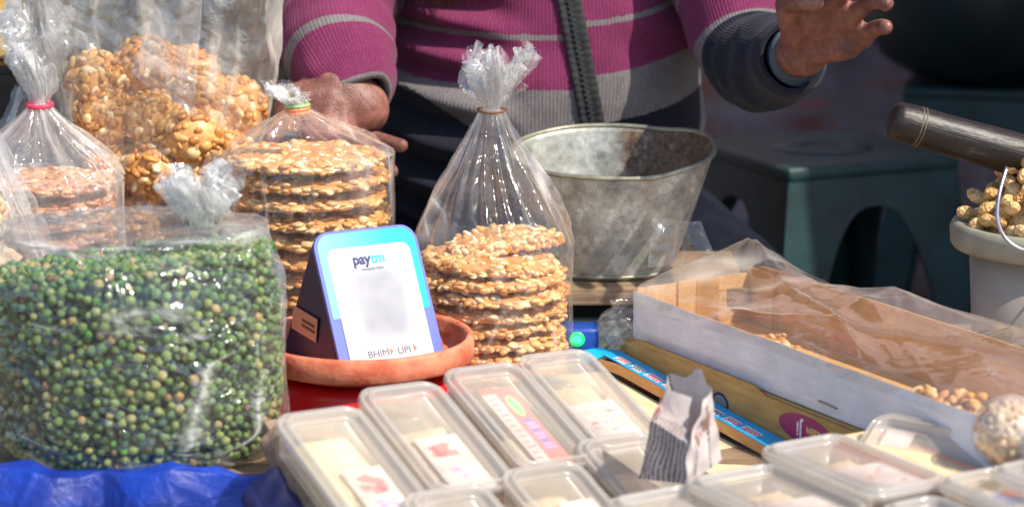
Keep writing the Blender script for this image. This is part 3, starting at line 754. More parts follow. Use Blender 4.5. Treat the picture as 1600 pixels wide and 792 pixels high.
# ------------------------------------------------------------------ plastic bags
def tied_bag(name, cx, cy, z0, rx, ry, zb, neck, r_neck, tuft_h, tuft_r, seed, mat, label, n=2.2, prof_p=1.0, pleat=.30, tie=None, tie_w=.006, lobes=2, bulge=.0, nu=220, nb=46, ns=60, ntf=36, wrinkle=.0025, tuft_dir=(0,0), group=None, bottom=.9, cat='plastic bag', slump=0):
    """bag standing on z0, body up to zb, gathered to neck=(x,y,z), ruffled tuft above"""
    rng = random.Random(seed); neck = Vector(neck); ph = [rng.uniform(0, 6.28) for _ in range(8)]
    V = []
    def sup(a):
        c, s = math.cos(a), math.sin(a); k = (abs(c)**n+abs(s)**n)**(-1/n); return rx*k*c, ry*k*s
    def pl(a):        # angular pleats, -1..1
        return .5*(1-2*abs(math.sin(a*5.5+ph[0]+.6*math.sin(a*2+ph[5]))))+.3*(1-2*abs(math.sin(a*9.5+ph[1]+.5*math.sin(a*3+ph[4]))))+.2*math.sin(a*23+ph[2])
    rows = nb+ns+ntf
    for j in range(nb):
        t_ = j/(nb-1); z = z0+(zb-z0)*t_; f = (bottom+(1-bottom)*sm(t_/.12))*(1+bulge*math.sin(math.pi*t_))*(1-slump*sm((t_-.72)/.28))
        for i in range(nu):
            a = 2*math.pi*i/nu; x, y = sup(a); x *= f; y *= f; p = Vector((cx+x, cy+y, z))
            d = wrinkle*(rr((p.x*16+seed, p.y*16, p.z*9))+.22*rr((p.x*34, p.y*34+seed, p.z*40)))+.003*sm((t_-.6)/.4)*pl(a)
            l = math.hypot(x, y); V.append((p.x+x/l*d, p.y+y/l*d, z+.003*nz((a*2, seed, t_*3))*t_))
    for j in range(1, ns+1):
        t_ = j/ns; z = zb+(neck.z-zb)*t_; s_ = 1-(1-t_)**prof_p if prof_p < 1 else t_**prof_p
        g = sm(t_)*.35+s_*.65
        for i in range(nu):
            a = 2*math.pi*i/nu; x, y = sup(a); x *= 1-slump; y *= 1-slump; l = math.hypot(x, y)
            r_ = l*(1-g)+r_neck*g; amp = pleat*r_*sm(t_*1.3)*(1-.4*t_) + .004*(1-t_)
            r2 = r_+amp*pl(a+.25*t_)+wrinkle*1.6*rr((math.cos(a)*3+seed, math.sin(a)*3, z*26))*(1-t_*.6)
            mx_ = cx+(neck.x-cx)*sm(t_); my = cy+(neck.y-cy)*sm(t_)
            zz = z+ (zb-neck.z)*.0 + .006*nz((a*1.5, t_*4, seed+7))*(1-t_)
            V.append((mx_+x/l*r2, my+y/l*r2, zz))
    for j in range(1, ntf+1):
        t_ = j/ntf
        for i in range(nu):
            a = 2*math.pi*i/nu
            lob = .62+.38*math.cos(lobes*(a-ph[3])); hh_ = tuft_h*(.70+.30*math.cos(lobes*(a-ph[3])+.5)+.10*nz((math.cos(a)*3, math.sin(a)*3, seed)))
            rad = r_neck+(tuft_r*(.45+.55*lob)-r_neck)*sm(t_*1.15)*(1-.25*t_*t_)
            rad *= 1+.55*pl(a*1.0+.7*t_)*sm(t_*2)
            rad += tuft_r*.22*rr((math.cos(a)*2.2+seed, math.sin(a)*2.2, t_*3.2))*t_
            V.append((neck.x+tuft_dir[0]*t_*tuft_h+math.cos(a)*rad, neck.y+tuft_dir[1]*t_*tuft_h+math.sin(a)*rad*.75, neck.z+hh_*t_))
    F = []
    for j in range(rows-1):
        for i in range(nu): F.append((j*nu+i, j*nu+(i+1) % nu, (j+1)*nu+(i+1) % nu, (j+1)*nu+i))
    cap(V, F, 0, nu, True)
    root = empty(name, (cx, cy, z0), label, cat, group)
    V = [Vector(v)-Vector((cx, cy, z0)) for v in V]
    mesh_obj('bag_film', V, F, mat, root)
    for q_, (kk, hk) in enumerate(((.72, .92), (.45, .98))):
        V3 = []; n3 = 120; r3 = 26
        for j in range(r3):
            t_ = j/(r3-1)
            for i in range(n3):
                a = 2*math.pi*i/n3; hh_ = tuft_h*hk*(.74+.26*math.cos(lobes*(a-ph[3])+.5+.6*q_)+.14*nz((math.cos(a)*3+q_*4, math.sin(a)*3, seed)))
                rad = (r_neck*.8+(tuft_r-r_neck)*sm(t_*1.1)*(.6+.4*math.cos(lobes*(a-ph[3]))))*kk*(1+.55*pl(a*1.3+.9*t_+q_)*sm(t_*2))+tuft_r*.22*rr((math.cos(a)*2+seed+q_, math.sin(a)*2, t_*3.5))*t_
                V3.append(neck-Vector((cx,cy,z0))+Vector((tuft_dir[0]*t_*tuft_h+math.cos(a)*rad, tuft_dir[1]*t_*tuft_h+math.sin(a)*rad*.75, hh_*t_-.004)))
        F3 = [(j*n3+i, j*n3+(i+1) % n3, (j+1)*n3+(i+1) % n3, (j+1)*n3+i) for j in range(r3-1) for i in range(n3)]
        mesh_obj('gathered_fold', V3, F3, MT['film_t'], root)
    if tie:
        mats = tie if isinstance(tie, list) else [tie]
        for q, tm_ in enumerate(mats):
            rp = []
            for i in range(48):
                a = 2*math.pi*i/48; rr_ = (r_neck+.0015)*(1+pleat*.45*pl(a)*.6)+.001
                rp.append(neck-Vector((cx,cy,z0))+Vector((math.cos(a)*rr_, math.sin(a)*rr_, (q-(len(mats)-1)/2)*.0034+.0012*math.sin(a+q))))
            V2, F2 = tube(rp, tie_w/2, 8, True); mesh_obj('rubber_band', V2, F2, MT[tm_], root)
    return root

# left tall stack
LBx, LBy = at(485, 400, .16).x, .16
n_l = 12; pit = .0182
zt = at(485, 232, .16).z
zt = stack(LBx, LBy, PZ+.004, n_l, (zt-PZ-.004)/n_l, CK, 1.10, 'the left bag with orange bands', 'brittle discs in the left bag', 1)
nk = at(466, 168, .15)
tied_bag('bag_of_brittle', LBx, LBy, PZ, .1005, .099, zt-.006, (nk.x, .14, nk.z), .011, .034, .028, 11, MT['film'], 'clear bag of stacked brittle discs closed with orange bands, held by a hand', n=2.6, prof_p=.8, pleat=.25, tie=['tie_orange', 'tie_orange', 'tie_green'], tie_w=.004, lobes=1, wrinkle=.0016, tuft_dir=(-.25,-.1))
# right stack
RBx, RBy = at(770, 400, .10).x, .10
zt = at(770, 418, .10).z
n_r = 9
zt = stack(RBx, RBy, PZ+.004, n_r-1, (zt-PZ-.004)/(n_r-1), CK, 1.015, 'the bag beside the metal pot', 'brittle discs in the middle bag', 2)
put_cookie(CK[2], (RBx-.004, RBy+.006, zt+.008), (.05,.03,1), 'cracked brittle disc lying under the broken pieces in the middle bag', 'brittle discs in the middle bag', .93)
put_cookie(CKH, (RBx+.018, RBy+.01, zt+.023), (.10,-.08,.4), 'broken half of a brittle disc lying uppermost in the middle bag', 'brittle discs in the middle bag', .9)
nk = at(768, 172, .10)
tied_bag('bag_of_brittle', RBx, RBy, PZ, .0925, .092, at(770, 385, .10).z, (nk.x, .10, nk.z), .0135, .080, .043, 23, MT['film_c'], 'clear bag of brittle discs with tall ruffled top and brown rubber band', n=2.3, prof_p=1.25, pleat=.30, tie='tie_brown', tie_w=.003, lobes=3, wrinkle=.0018, tuft_dir=(.12,0))
# small bag with the pink tie
SBx, SBy = at(66, 300, .12).x, .12
zt = at(66, 272, .12).z
zt = stack(SBx, SBy, PZ+.004, 12, (zt-PZ-.004)/12, CKR, 1.0, 'the bag with the pink tie', 'brittle discs in the bag with the pink tie', 3)
nk = at(62, 164, .12)
tied_bag('bag_of_brittle', SBx, SBy, PZ, .094, .093, zt-.004, (nk.x, .12, nk.z), .011, .075, .030, 31, MT['film_h'], 'hazy bag of reddish brittle discs closed with a pink tie at far left', n=2.3, prof_p=1.1, pleat=.3, tie='tie_red', tie_w=.006, lobes=1, tuft_dir=(-.05,0))
# pale bag at the left edge
FLx, FLy = at(-75, 400, -.05).x, -.05
BP = [ball_mesh(60+s, .036, 150, 'puff_pale') for s in range(2)]
q = 0
for (dx, dy, dz) in [(.055,-.055,.04), (.0,-.07,.05), (-.05,-.05,.04), (.06,-.02,.11), (.01,-.055,.115), (.05,-.03,.175), (-.02,-.03,.18), (.03,-.01,.235), (.05,.04,.05), (.045,.045,.12)]:
    put_ball(BP[q % 2], (FLx+dx, FLy+dy, PZ+dz), 'pale puffed ball inside the whitish bag at the left edge', 'pale balls in the left edge bag', 1.0, q); q += 1
nk = at(-66, 118, -.05)
tied_bag('bag_of_pale_balls', FLx, FLy, PZ, .118, .105, PZ+.10, (nk.x, FLy, nk.z), .012, .06, .04, 41, MT['film_h'], 'whitish bag of pale puffed balls cut off by the left edge', n=2.2, prof_p=1.5, pleat=.26, tie='tie_brown', lobes=2, wrinkle=.003)
# tall knotted bag far left
nk = at(62, 130, .34)
tied_bag('knotted_bag', at(62, 200, .34).x, .34, PZ, .085, .07, PZ+.17, (nk.x, .34, nk.z), .026, .125, .055, 47, MT['film'], 'tall crumpled clear bag tied with black thread at upper left', n=2.2, prof_p=1.2, pleat=.3, tie='tie_black', tie_w=.0025, lobes=1, wrinkle=.003)
# big open bag of puffed balls
BBx, BBy = at(262, 200, .30).x, .30
BM = [ball_mesh(80+s, .040, 150) for s in range(3)]
spots = [(150,128,.25), (228,108,.27), (318,152,.24), (366,170,.26), (165,186,.23), (238,188,.22), (302,215,.215), (352,246,.225), (178,262,.225), (242,268,.215), (312,295,.21), (366,316,.23), (150,330,.25), (222,342,.22), (290,120,.33), (200,150,.35), (340,230,.34), (180,300,.35), (260,400,.22), (330,420,.23), (190,400,.23), (190,450,.22), (270,470,.22), (345,480,.23)]
zmin = PZ+.04
BL = ['golden ball at the upper left of the big clear bag', 'golden ball at the top centre of the big clear bag', 'golden ball under the white folded flap in the big clear bag', 'golden ball against the upper right side of the big clear bag',
      'golden ball second from top along the left of the big clear bag', 'golden ball in the very middle of the big clear bag', 'golden ball below the flap tip in the big clear bag', 'golden ball low on the right side of the big clear bag, above the left stack',
      'golden ball just right of the pink-tied bag', 'golden ball above the crumpled knot of the pea bag', 'golden ball right of and above the pea bag knot', 'golden ball touching the left brittle bag near its upper corner', 'golden ball low at left behind the pink-tied bag', 'golden ball directly behind the pea bag knot']
desc = ['beside the left film edge', 'at the top centre of the heap', 'at the upper right of the heap', 'against the right film edge']
for k, (px, py, Y) in enumerate(spots):
    p = at(px, py, Y)
    if p.z < zmin: p.z = zmin
    put_ball(BM[k % 3], (p.x, p.y, p.z), BL[k] if k < len(BL) else 'golden ball deep in the big clear bag, mostly hidden behind others', 'puffed balls in the big clear bag', 1.0+.08*math.sin(k*2.3), k+10)
def bigbag(u, v):
    a = 2*math.pi*u; n = 2.5; c, s = math.cos(a), math.sin(a); k = (abs(c)**n+abs(s)**n)**(-1/n)
    z = PZ+v*.60
    f = interp(v, [0,.05,.3,.55,.75,1], [.85,.97,1.0,.98,.96,1.05])
    x = .126*k*c*f; y = .112*k*s*f
    am = .004+.018*sm((v-.45)/.3)
    d = am*rr((c*1.3+9, s*1.3, v*2.2))+.5*am*rr((c*3+2, s*3, v*5))+.0025*rr((c*8, s*8, v*16))
    l = math.hypot(x, y)
    return (x+x/l*d, y+y/l*d, z-PZ)
V, F = grid(240, 150, bigbag); cap(V, F, 0, 240, True)
root = empty('big_open_bag', (BBx, BBy, PZ), 'big open clear bag full of golden puffed balls at upper left', 'plastic bag')
mesh_obj('bag_film', V, F, MT['film_b'], root)
# a limp flap of the bag hanging in front, pointed down
pts = [at(268,-6,.17), at(290,-6,.165), at(400,-10,.17)]
def flap(u, v):
    a = at(255+ (u*60), 0-10, .172); b = at(203+u*100, 112+70*u, .168)
    p = Vector(a).lerp(Vector(b), v); p.y += .006*math.sin(u*7+v*3)+.004*rr((u*3, v*3, 1)); p.y -= .012*math.sin(math.pi*u)
    return tuple(p-Vector((BBx, BBy, PZ)))
V, F = grid(40, 60, flap, False); mesh_obj('folded_flap', V, F, MT['film_h'], root)
o = box('yellow_packet', -.045, .045, -.012, .012, 0, .10, MT['yellow_pack'], None, .008, True); p = at(-16, 92, .46); o.location = p
o2 = box('packet_seal', -.045, .045, -.002, .002, .0995, .112, MT['yellow_pack'], o, .0008)
st_ = empty('wooden_crate', (p.x, p.y, TZ+.002), 'dark wooden crate behind the bags at far left', 'crate')
hgt = p.z-TZ-.003
for k in range(4): box('slat', -.1, .1, -.062, -.05, .002+k*hgt/4, (k+1)*hgt/4-.012, MT['dark_wood'], st_, .002); box('slat', -.1, .1, .05, .062, .002+k*hgt/4, (k+1)*hgt/4-.012, MT['dark_wood'], st_, .002)
for x in (-.09, .09): box('post', x-.01, x+.01, -.049, .049, 0, hgt-.014, MT['dark_wood'], st_, .002)
box('top_board', -.1, .1, -.062, .062, hgt-.012, hgt, MT['dark_wood'], st_, .002)
tag(o, 'yellow packet just showing at the far left edge', 'packet')

# ------------------------------------------------------------------ bag of peas
PGx, PGy = at(205, 560, -.27).x, -.232; PG0 = at(205, 742, -.345).z; prx, pry = .151, .122
pzt = at(205, 388, -.34).z - PG0
def pea_sup(a, inset=0, n=2.15):
    c, s = math.cos(a), math.sin(a); k = (abs(c)**n+abs(s)**n)**(-1/n); return (prx-inset)*k*c, (pry-inset)*k*s
def pea_f(t_): return interp(t_, [0,.06,.25,.6,.72,.86,1], [.90,.97,1.0,1.0,.99,.94,.89])
nk = at(306, 366, -.27)
bagp = tied_bag('bag_of_peas', PGx, PGy, PG0, prx, pry, PG0+pzt, (nk.x, PGy+.005, nk.z+.004), .020, .066, .052, 53, MT['film_p'], 'big clear bag of dried green peas with crumpled knot, in front left', n=2.15, prof_p=.8, pleat=.22, lobes=2, wrinkle=.0032, nb=90, bottom=.93, slump=.10)
rng = random.Random(7); cand = []
fill = lambda x: pzt*interp(x, [-.15,-.05,.05,.15], [.80,.84,.90,.93])
pr = .0047
aa = np.linspace(math.pi*.93, 2.07*math.pi, 900); cx0 = np.array([pea_sup(a, .0062) for a in aa]); arc = np.concatenate([[0], np.cumsum(np.hypot(*np.diff(cx0, axis=0).T))])
pk = np.empty((0, 2)); 
for tries in range(16000):
    q = np.array((rng.uniform(0, arc[-1]), rng.uniform(.003, pzt)))
    if len(pk) and np.min((pk[:,0]-q[0])**2+(pk[:,1]-q[1])**2) < (pr*rng.uniform(1.62, 1.9))**2: continue
    pk = np.vstack([pk, q]); x = float(np.interp(q[0], arc, cx0[:,0])); y = float(np.interp(q[0], arc, cx0[:,1])); f = pea_f(q[1]/pzt)
    if q[1] < fill(x*f)+rng.gauss(0,.003): cand.append((x*f, y*f+rng.uniform(0,.0028), float(q[1]), rng.uniform(.74,1.26)))
print('peas', len(cand))
back = []
for (x, y, z, s) in cand*2:
    if rng.random() < .9: back.append((x*.96+rng.gauss(0,.0035), y+.0060+rng.uniform(0,.004), z+rng.uniform(-.005,.005), rng.uniform(.9,1.15)))
for k in range(1500):       # top of the heap
    x = rng.uniform(-1,1)*.142; y = rng.uniform(-1,1)*.07
    if (abs(x)/.142)**2.9+(abs(y)/.072)**2.9 < 1: back.append((x, y, fill(x)+rng.uniform(-.008,.003)-.004, rng.uniform(.88,1.14)))
# nearest three hundred, spread over the face that shows largest, are single peas
mid = sorted(cand, key=lambda c: (abs(c[0]-.01)/.145)**2+((c[2]-.12)/.12)**2)
single = mid[:300]; rest = mid[300:]+back
pm = []
for s in range(4):
    me = bpy.data.meshes.new('dried_pea'); vs = []
    for v in ICO2[0]:
        v = Vector(v); d = 1+.12*nz(v*1.6+Vector((s*5, 0, 0)))+.06*nz(v*4+Vector((s,3,1))); vs.append(tuple(v*pr*d))
    me.from_pydata(vs, [], ICO2[1]); me.polygons.foreach_set('use_smooth', [True]*len(ICO2[1])); me.materials.append(MT['pea']); pm.append(me)
for k, (x, y, z, s) in enumerate(single):
    o = bpy.data.objects.new('dried_pea', pm[k % 4]); COL.objects.link(o)
    o.location = (PGx+x, PGy+y, PG0+z); o.scale = (s, s, s*rng.uniform(.88,1)); o.rotation_euler = (rng.uniform(0,6), rng.uniform(0,6), rng.uniform(0,6))
    o['label'] = 'dried green pea pressed against the front of the clear bag'; o['category'] = 'pea'; o['group'] = 'dried peas in the clear bag'
V = []; F = []
bv, bf = ICO1
for (x, y, z, s) in rest:
    o_ = len(V); V += (bv*(pr*s*1.02)+np.array((x, y, z))).tolist(); F += [tuple(i+o_ for i in f) for f in bf]
o = mesh_obj('dried_peas', V, F, MT['pea']); o.location = (PGx, PGy, PG0)
tag(o, 'mass of dried green peas filling the clear bag', 'peas', None, 'stuff')
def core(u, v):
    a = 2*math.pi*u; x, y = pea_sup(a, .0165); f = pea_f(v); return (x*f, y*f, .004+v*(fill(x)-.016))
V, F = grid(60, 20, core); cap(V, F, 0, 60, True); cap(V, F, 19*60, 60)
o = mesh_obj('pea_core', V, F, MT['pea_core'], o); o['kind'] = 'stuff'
# crate under the bag, blue tarpaulin over its front edge
cr = empty('pea_crate', (PGx, PGy, TZ+.002), 'low crate under the pea bag, covered in blue tarpaulin', 'crate')
box('top_board', -.20, .185, -.11, .09, PG0-TZ-.018, PG0-TZ-.006, MT['plank'], cr, .002)
for x in (-.19, .165): box('side', x, x+.015, -.10, .085, 0, PG0-TZ-.0185, MT['plank'], cr, .002)
def tarp(u, v):
    x = -.24+u*.44
    prof = [(.14,.004), (.02,.001), (-.075,.001), (-.095,.010), (-.112,.030), (-.124,.028), (-.13,.0), (-.133,-.05), (-.14,-.12)]
    k = v*(len(prof)-1); i = min(int(k), len(prof)-2); f = sm(k-i) if i in (3,4) else k-i
    y = prof[i][0]*(1-f)+prof[i+1][0]*f; z = prof[i][1]*(1-f)+prof[i+1][1]*f
    wv_ = sm((v-.3)/.15)
    z += wv_*(.003*math.sin(x*38)+.006*nz((x*14, 3, v*2))+.006*rr((x*16, 1, v*3)))
    y += wv_*(.006*rr((x*11, v*2, 5))+.004*math.sin(x*55+v*3)) - sm((v-.5)/.3)*.016*abs(math.sin(x*21+.6+1.2*nz((x*9,0,0))))
    return (x, y, z)
V, F = grid(200, 90, tarp, False); o = mesh_obj('blue_tarpaulin', V, F, MT['tarp']); o.location = (PGx, PGy-.006, PG0-.025)
m = o.modifiers.new('s', 'SOLIDIFY'); m.thickness = .0012; m.offset = -1
tag(o, 'wrinkled blue tarpaulin folded along the front under the pea bag', 'tarpaulin')

# ------------------------------------------------------------------ dish, red basin, payment stand
DX, DY = at(569, 550, -.06).x, -.06
DZ = at(569, 562, -.175).z            # rim height
Rd = .121
V, F = lathe([(.006,-.030), (.090,-.030), (.104,-.026), (.111,-.016), (.1125,-.004), (.1155,0), (.1195,0), (.1215,-.003), (.1225,-.012), (.1222,-.024), (.1195,-.027), (.113,-.0275), (.108,-.030), (.095,-.036), (.006,-.036)], 96)
V = [(x*(1+.006*nz((x*20, y*20, 2))), y*(1+.006*nz((x*20, y*20, 9))), z+.0012*nz((x*14, y*14, 1))) for x, y, z in V]
cap(V, F, 0, 96, True); cap(V, F, 14*96, 96)
o = mesh_obj('shallow_dish', V, F, MT['salmon']); o.location = (DX, DY, DZ); tag(o, 'salmon-coloured shallow dish with thick rim holding the payment stand', 'dish')
h_ = DZ-.037-PZ
root = empty('red_basin', (DX, DY, PZ), 'glossy red plastic basin turned upside down under the salmon dish', 'basin')
V, F = lathe([(.006,h_), (.094,h_), (.106,h_-.004), (.111,h_-.012), (.1165,.012), (.120,.010), (.1205,.001), (.117,.001), (.113,.010), (.107,h_-.014), (.09,h_-.005), (.006,h_-.005)], 80); cap(V, F, 0, 80)
mesh_obj('bowl', V, F, MT['red_plastic'], root)
# stand: local x right along front edge, y back, z up
yaw = R(36); bl = at(532, 574, -.13); bl.z = DZ-.029
st = empty('payment_stand', bl, 'blue tent-shaped payment stand with white printed card in the salmon dish', 'payment stand')
st.rotation_euler = (0, R(1.5), yaw)
SW, SD, SH, SB = .134, .124, .139, .066
V = [(0,0,0), (SW,0,0), (SW,SD,0), (0,SD,0), (0.004,SB,SH), (SW-.004,SB,SH)]
F = [(3,2,1,0), (0,4,3), (1,2,5), (2,3,4,5), (0,1,5,4)]
bm = bmesh.new(); bv_ = [bm.verts.new(v) for v in V]; [bm.faces.new([bv_[i] for i in f]) for f in F]; bmesh.ops.recalc_face_normals(bm, faces=bm.faces)
bmesh.ops.bevel(bm, geom=list(bm.edges), offset=.0025, segments=2, affect='EDGES'); me = bpy.data.meshes.new('shell'); bm.to_mesh(me); bm.free()
link('shell', me, MT['navy_plastic'], st)
def rrect(w, h, r, x0=0, y0=0, n=8, rb=None):
    P = []; rb = r if rb is None else rb
    for cx_, cy_, a0, q in ((w-rb, rb, -90, rb), (w-r, h-r, 0, r), (r, h-r, 90, r), (rb, rb, 180, rb)):
        for i in range(n+1):
            a = R(a0+90*i/n); P.append((x0+cx_+q*math.cos(a), y0+cy_+q*math.sin(a)))
    return P
def plate(name, P, z0, z1, mat, parent, smooth=False):
    n = len(P); V = [(x, y, z0) for x, y in P]+[(x, y, z1) for x, y in P]
    F = [tuple(range(n-1, -1, -1)), tuple(range(n, 2*n))]+[(i, (i+1) % n, n+(i+1) % n, n+i) for i in range(n)]
    return mesh_obj(name, V, F, mat, parent, smooth)
sl_ = math.hypot(SH, SB)
pf = frame(Vector((SW/2, -.0005, 0)), Vector((1,0,0)), Vector((0, SB, SH)))
ff = plate('front_plate', rrect(SW, sl_+.004, .020, -SW/2, 0, rb=.004), 0, .004, MT['violet_plastic'], st); ff.matrix_local = pf
def sub(o_, dz=0): o_.parent = ff; return o_
plate('cyan_band', [p for p in rrect(SW-.008, .094, .017, -SW/2+.004, sl_+.001-.094, rb=.001)], .0040, .0044, MT['cyan_band'], ff)
plate('printed_card', rrect(SW-.026, sl_-.016, .011, -SW/2+.013, .0, rb=.002), .0044, .0049, MT['card_face'], ff)
def text(s, size, mat, parent, x, y, z, name='lettering', align='CENTER', rot=0, bold=0, sx_=1.0):
    cu = bpy.data.curves.new('t', 'FONT'); cu.body = s; cu.size = size; cu.align_x = align; cu.extrude = .00015; cu.offset = bold
    ob = bpy.data.objects.new('t', cu); COL.objects.link(ob); bpy.context.view_layer.update()
    me = bpy.data.meshes.new_from_object(ob.evaluated_get(bpy.context.evaluated_depsgraph_get())); bpy.data.objects.remove(ob); me.materials.clear()
    o_ = link(name, me, mat, parent); o_.location = (x, y, z); o_.rotation_euler = (0, 0, rot); o_.scale = (sx_, 1, 1); return o_
text('pay', .0165, MT['print_navy'], ff, -.0005, sl_-.036, .0051, align='RIGHT', bold=.0006)
text('tm', .0165, MT['print_cyan'], ff, .0002, sl_-.036, .0051, align='LEFT', bold=.0006)
text('Accepted Here', .0045, MT['print_grey'], ff, 0, sl_-.0435, .0051)
text('BHIM', .0105, MT['print_grey'], ff, -.003, .0135, .0051, align='RIGHT', sx_=1.15)
text('UPI', .0105, MT['print_grey'], ff, .0075, .0135, .0051, align='LEFT', sx_=1.15)
for x in (-.0018, .029):
    mesh_obj('arrow_mark', [(x, .0135, .0052), (x+.004, .0175, .0052), (x, .0215, .0052)], [(0,1,2)], MT['print_orange'], ff, False)
# sticker on the shaded side (local plane x=0 facing -x)
sm_ = frame(Vector((-.0006, SD-.022, .032)), Vector((0,-1,-.12)), Vector((0,-.12,1)))
sk = plate('side_sticker', rrect(.052, .027, .001), 0, .0004, MT['sticker'], st); sk.matrix_local = sm_
for yy, ln in ((.015, .024), (.009, .027)):
    x = .021
    rg = random.Random(int(yy*1000))
    while x < .021+ln:
        wd = rg.uniform(.0015, .0034); plate('ink_mark', [(x, yy), (x+wd, yy), (x+wd, yy+.0034), (x, yy+.0034)], .0004, .0006, MT['ink'], sk); x += wd+.0008

# ------------------------------------------------------------------ metal pot, plank, scale, soundbox
POx, POy = at(957, 300, .29).x, .285
PO0 = at(957, 441, .20).z
box_top = PO0-.001
pb = empty('pot_board', (POx, POy, PO0-.022), 'weathered wooden board under the metal pot', 'board')
for k in range(2): box('plank', -.17, .16, -.115+k*.112, -.115+k*.112+.109, 0, .0205, MT['plank'], pb, .002)
sc_ = empty('weighing_scale', (POx-.0, POy, PZ), 'grey-green weighing scale body under the board behind the blue speaker', 'scale')
hs = PO0-.022-PZ
box('housing', -.15, .14, -.10, .09, .002, hs-.022, MT['scale_grey'], sc_, .006); box('gap_shade_block', -.13, .12, -.085, .08, hs-.0215, hs-.001, MT['black'], sc_, .001)  # second box is a solid block, near-black as the shade of the gap
def pot_sup(a, rx, ry, n=2.6):
    c, s = math.cos(a), math.sin(a); k = (abs(c)**n+abs(s)**n)**(-1/n); return rx*k*c, ry*k*s
prx_t, prx_b = .126, .086; pHf = at(957, 279, .18).z-PO0
def pot_pt(a, t_, inset=0):
    rx = (prx_b+(prx_t-prx_b)*t_**.9)-inset; ry = (.078+(.108-.078)*t_)-inset
    x, y = pot_sup(a, rx, ry, 2.25); x += -.012*(1-t_)
    H = pHf+.030*(y+.108)/.216 + .006*sm((x-.05)/.07)
    return Vector((x, y, H*t_+.002*nz((x*12, y*12, t_*2))*t_))
V = []; F = []; RU = []; na, nv_ = 120, 24
for side in (0, 1):
    for j in range(nv_):
        t_ = j/(nv_-1)
        for i in range(na):
            a = 2*math.pi*i/na; p = pot_pt(a, max(t_, .012 if side else 0), .0018 if side else 0); V.append(p)
            RU.append((sm((math.cos(a)+.15)/.4)*sm((t_-.10)/.25)*1.3+.25*sm((math.sin(a)-.2)/.5)*sm((p.x-.02)/.05) if side else .10*sm((.12-t_)/.12)))
for side in (0, 1):
    o_ = side*na*nv_
    for j in range(nv_-1):
        for i in range(na):
            q = (o_+j*na+i, o_+j*na+(i+1) % na, o_+(j+1)*na+(i+1) % na, o_+(j+1)*na+i); F.append(q if side == 0 else q[::-1])
cap(V, F, 0, na, True); RU.append(0); cap(V, F, na*nv_, na); RU.append(.3)
for i in range(na): F.append(((nv_-1)*na+i, (nv_-1)*na+(i+1) % na, na*nv_+(nv_-1)*na+(i+1) % na, na*nv_+(nv_-1)*na+i))
pot = empty('metal_pot', (POx, POy, PO0), 'galvanised flared metal pot with rusty inner wall, standing on board', 'pot'); pot.rotation_euler[2] = R(-6)
mesh_obj('wall', V, F, MT['zinc'], pot, True, None, {'rust': RU})
V, F = tube([pot_pt(2*math.pi*i/120, 1.0)+Vector((0,0,.0005)) for i in range(120)], .0030, 10, True); mesh_obj('rolled_rim', V, F, MT['zinc_rim'], pot)
V, F = tube([pot_pt(2*math.pi*i/120, .02)+Vector((0,0,.0012)) for i in range(120)], .0024, 8, True); mesh_obj('base_seam', V, F, MT['zinc_rim'], pot)
p = at(912, 513, .12)
sb = empty('payment_speaker', (p.x-.012, .135, PZ+.001), 'small blue payment speaker with glowing green light', 'speaker')
hh_ = p.z-PZ
box('case', -.028, .030, -.02, .02, 0, hh_, MT['soundbox'], sb, .006, True)
V, F = lathe([(.0, .0), (.005,0), (.0052,.0015), (.0,.0022)], 24); o = mesh_obj('green_light', V, F, MT['led'], sb); o.rotation_euler = (R(90),0,0); o.location = (.004, -.0202, hh_-.013)
V, F = lathe([(.005, .0), (.0095,0), (.0092,.001), (.0052,.0012)], 24); o = mesh_obj('light_ring', V, F, MT['led_lens'], sb); o.rotation_euler = (R(90),0,0); o.location = (.004, -.0202, hh_-.013)

# ------------------------------------------------------------------ long carton, lower kraft box, blue box, film over it
Acor = atz(990, 455, .41); Bcor = atz(1530, 650, .41)
ud = (Bcor-Acor); ud.z = 0; ud.normalize(); vd = Vector((-ud.y, ud.x, 0))
CZ0 = .353
cm = frame(Vector((Acor.x, Acor.y, CZ0)), ud, vd)
ct = empty('long_carton', mat=cm, label='long open carton, white outside and brown inside, holding a few brittle pieces', cat='carton')
CL, CW, CH = .74, .168, .057
def wavy_panel(name, x0, x1, y0, y1, hfun, mat_out, mat_in, parent, tear=True, n=60, z0=0):
    """upright panel along x (thickness y0..y1) with an uneven top edge; two card faces"""
    V = []; F = []
    for i in range(n+1):
        x = x0+(x1-x0)*i/n; h = hfun(x)
        V += [(x, y0, z0), (x, y0, h), (x, y1, h-.0004), (x, y1, z0)]
    fo = []
    for i in range(n):
        a = 4*i; b = a+4
        F += [(a, b, b+1, a+1), (a+1, b+1, b+2, a+2), (a+2, b+2, b+3, a+3), (a+3, b+3, b, a)]; fo += [0, 1, 1, 1]
    F += [(0,1,2,3), (4*n+3, 4*n+2, 4*n+1, 4*n)]; fo += [1, 1]
    o_ = mesh_obj(name, V, F, mat_out, parent, False); o_.data.materials.append(mat_in); o_.data.polygons.foreach_set('material_index', fo); return o_
wavy_panel('front_panel', 0, CL, 0, .003, lambda x: CH+.0012*nz((x*12, 0, 0)), MT['white_card'], MT['kraft'], ct)
wavy_panel('back_panel', 0, CL, CW-.003, CW, lambda x: CH+.018+.0018*nz((x*9, 4, 0))-.010*sm((.03-x)/.03), MT['kraft'], MT['kraft'], ct)
box('bottom_panel', .0035, CL-.0035, .0035, CW-.0035, 0.0005, .0035, MT['kraft'], ct, 0)
box('end_panel', 0, .003, .0035, CW-.0035, 0, CH+.004, MT['kraft'], ct, 0)
box('end_panel', CL-.003, CL, .0035, CW-.0035, 0, CH, MT['kraft'], ct, 0)
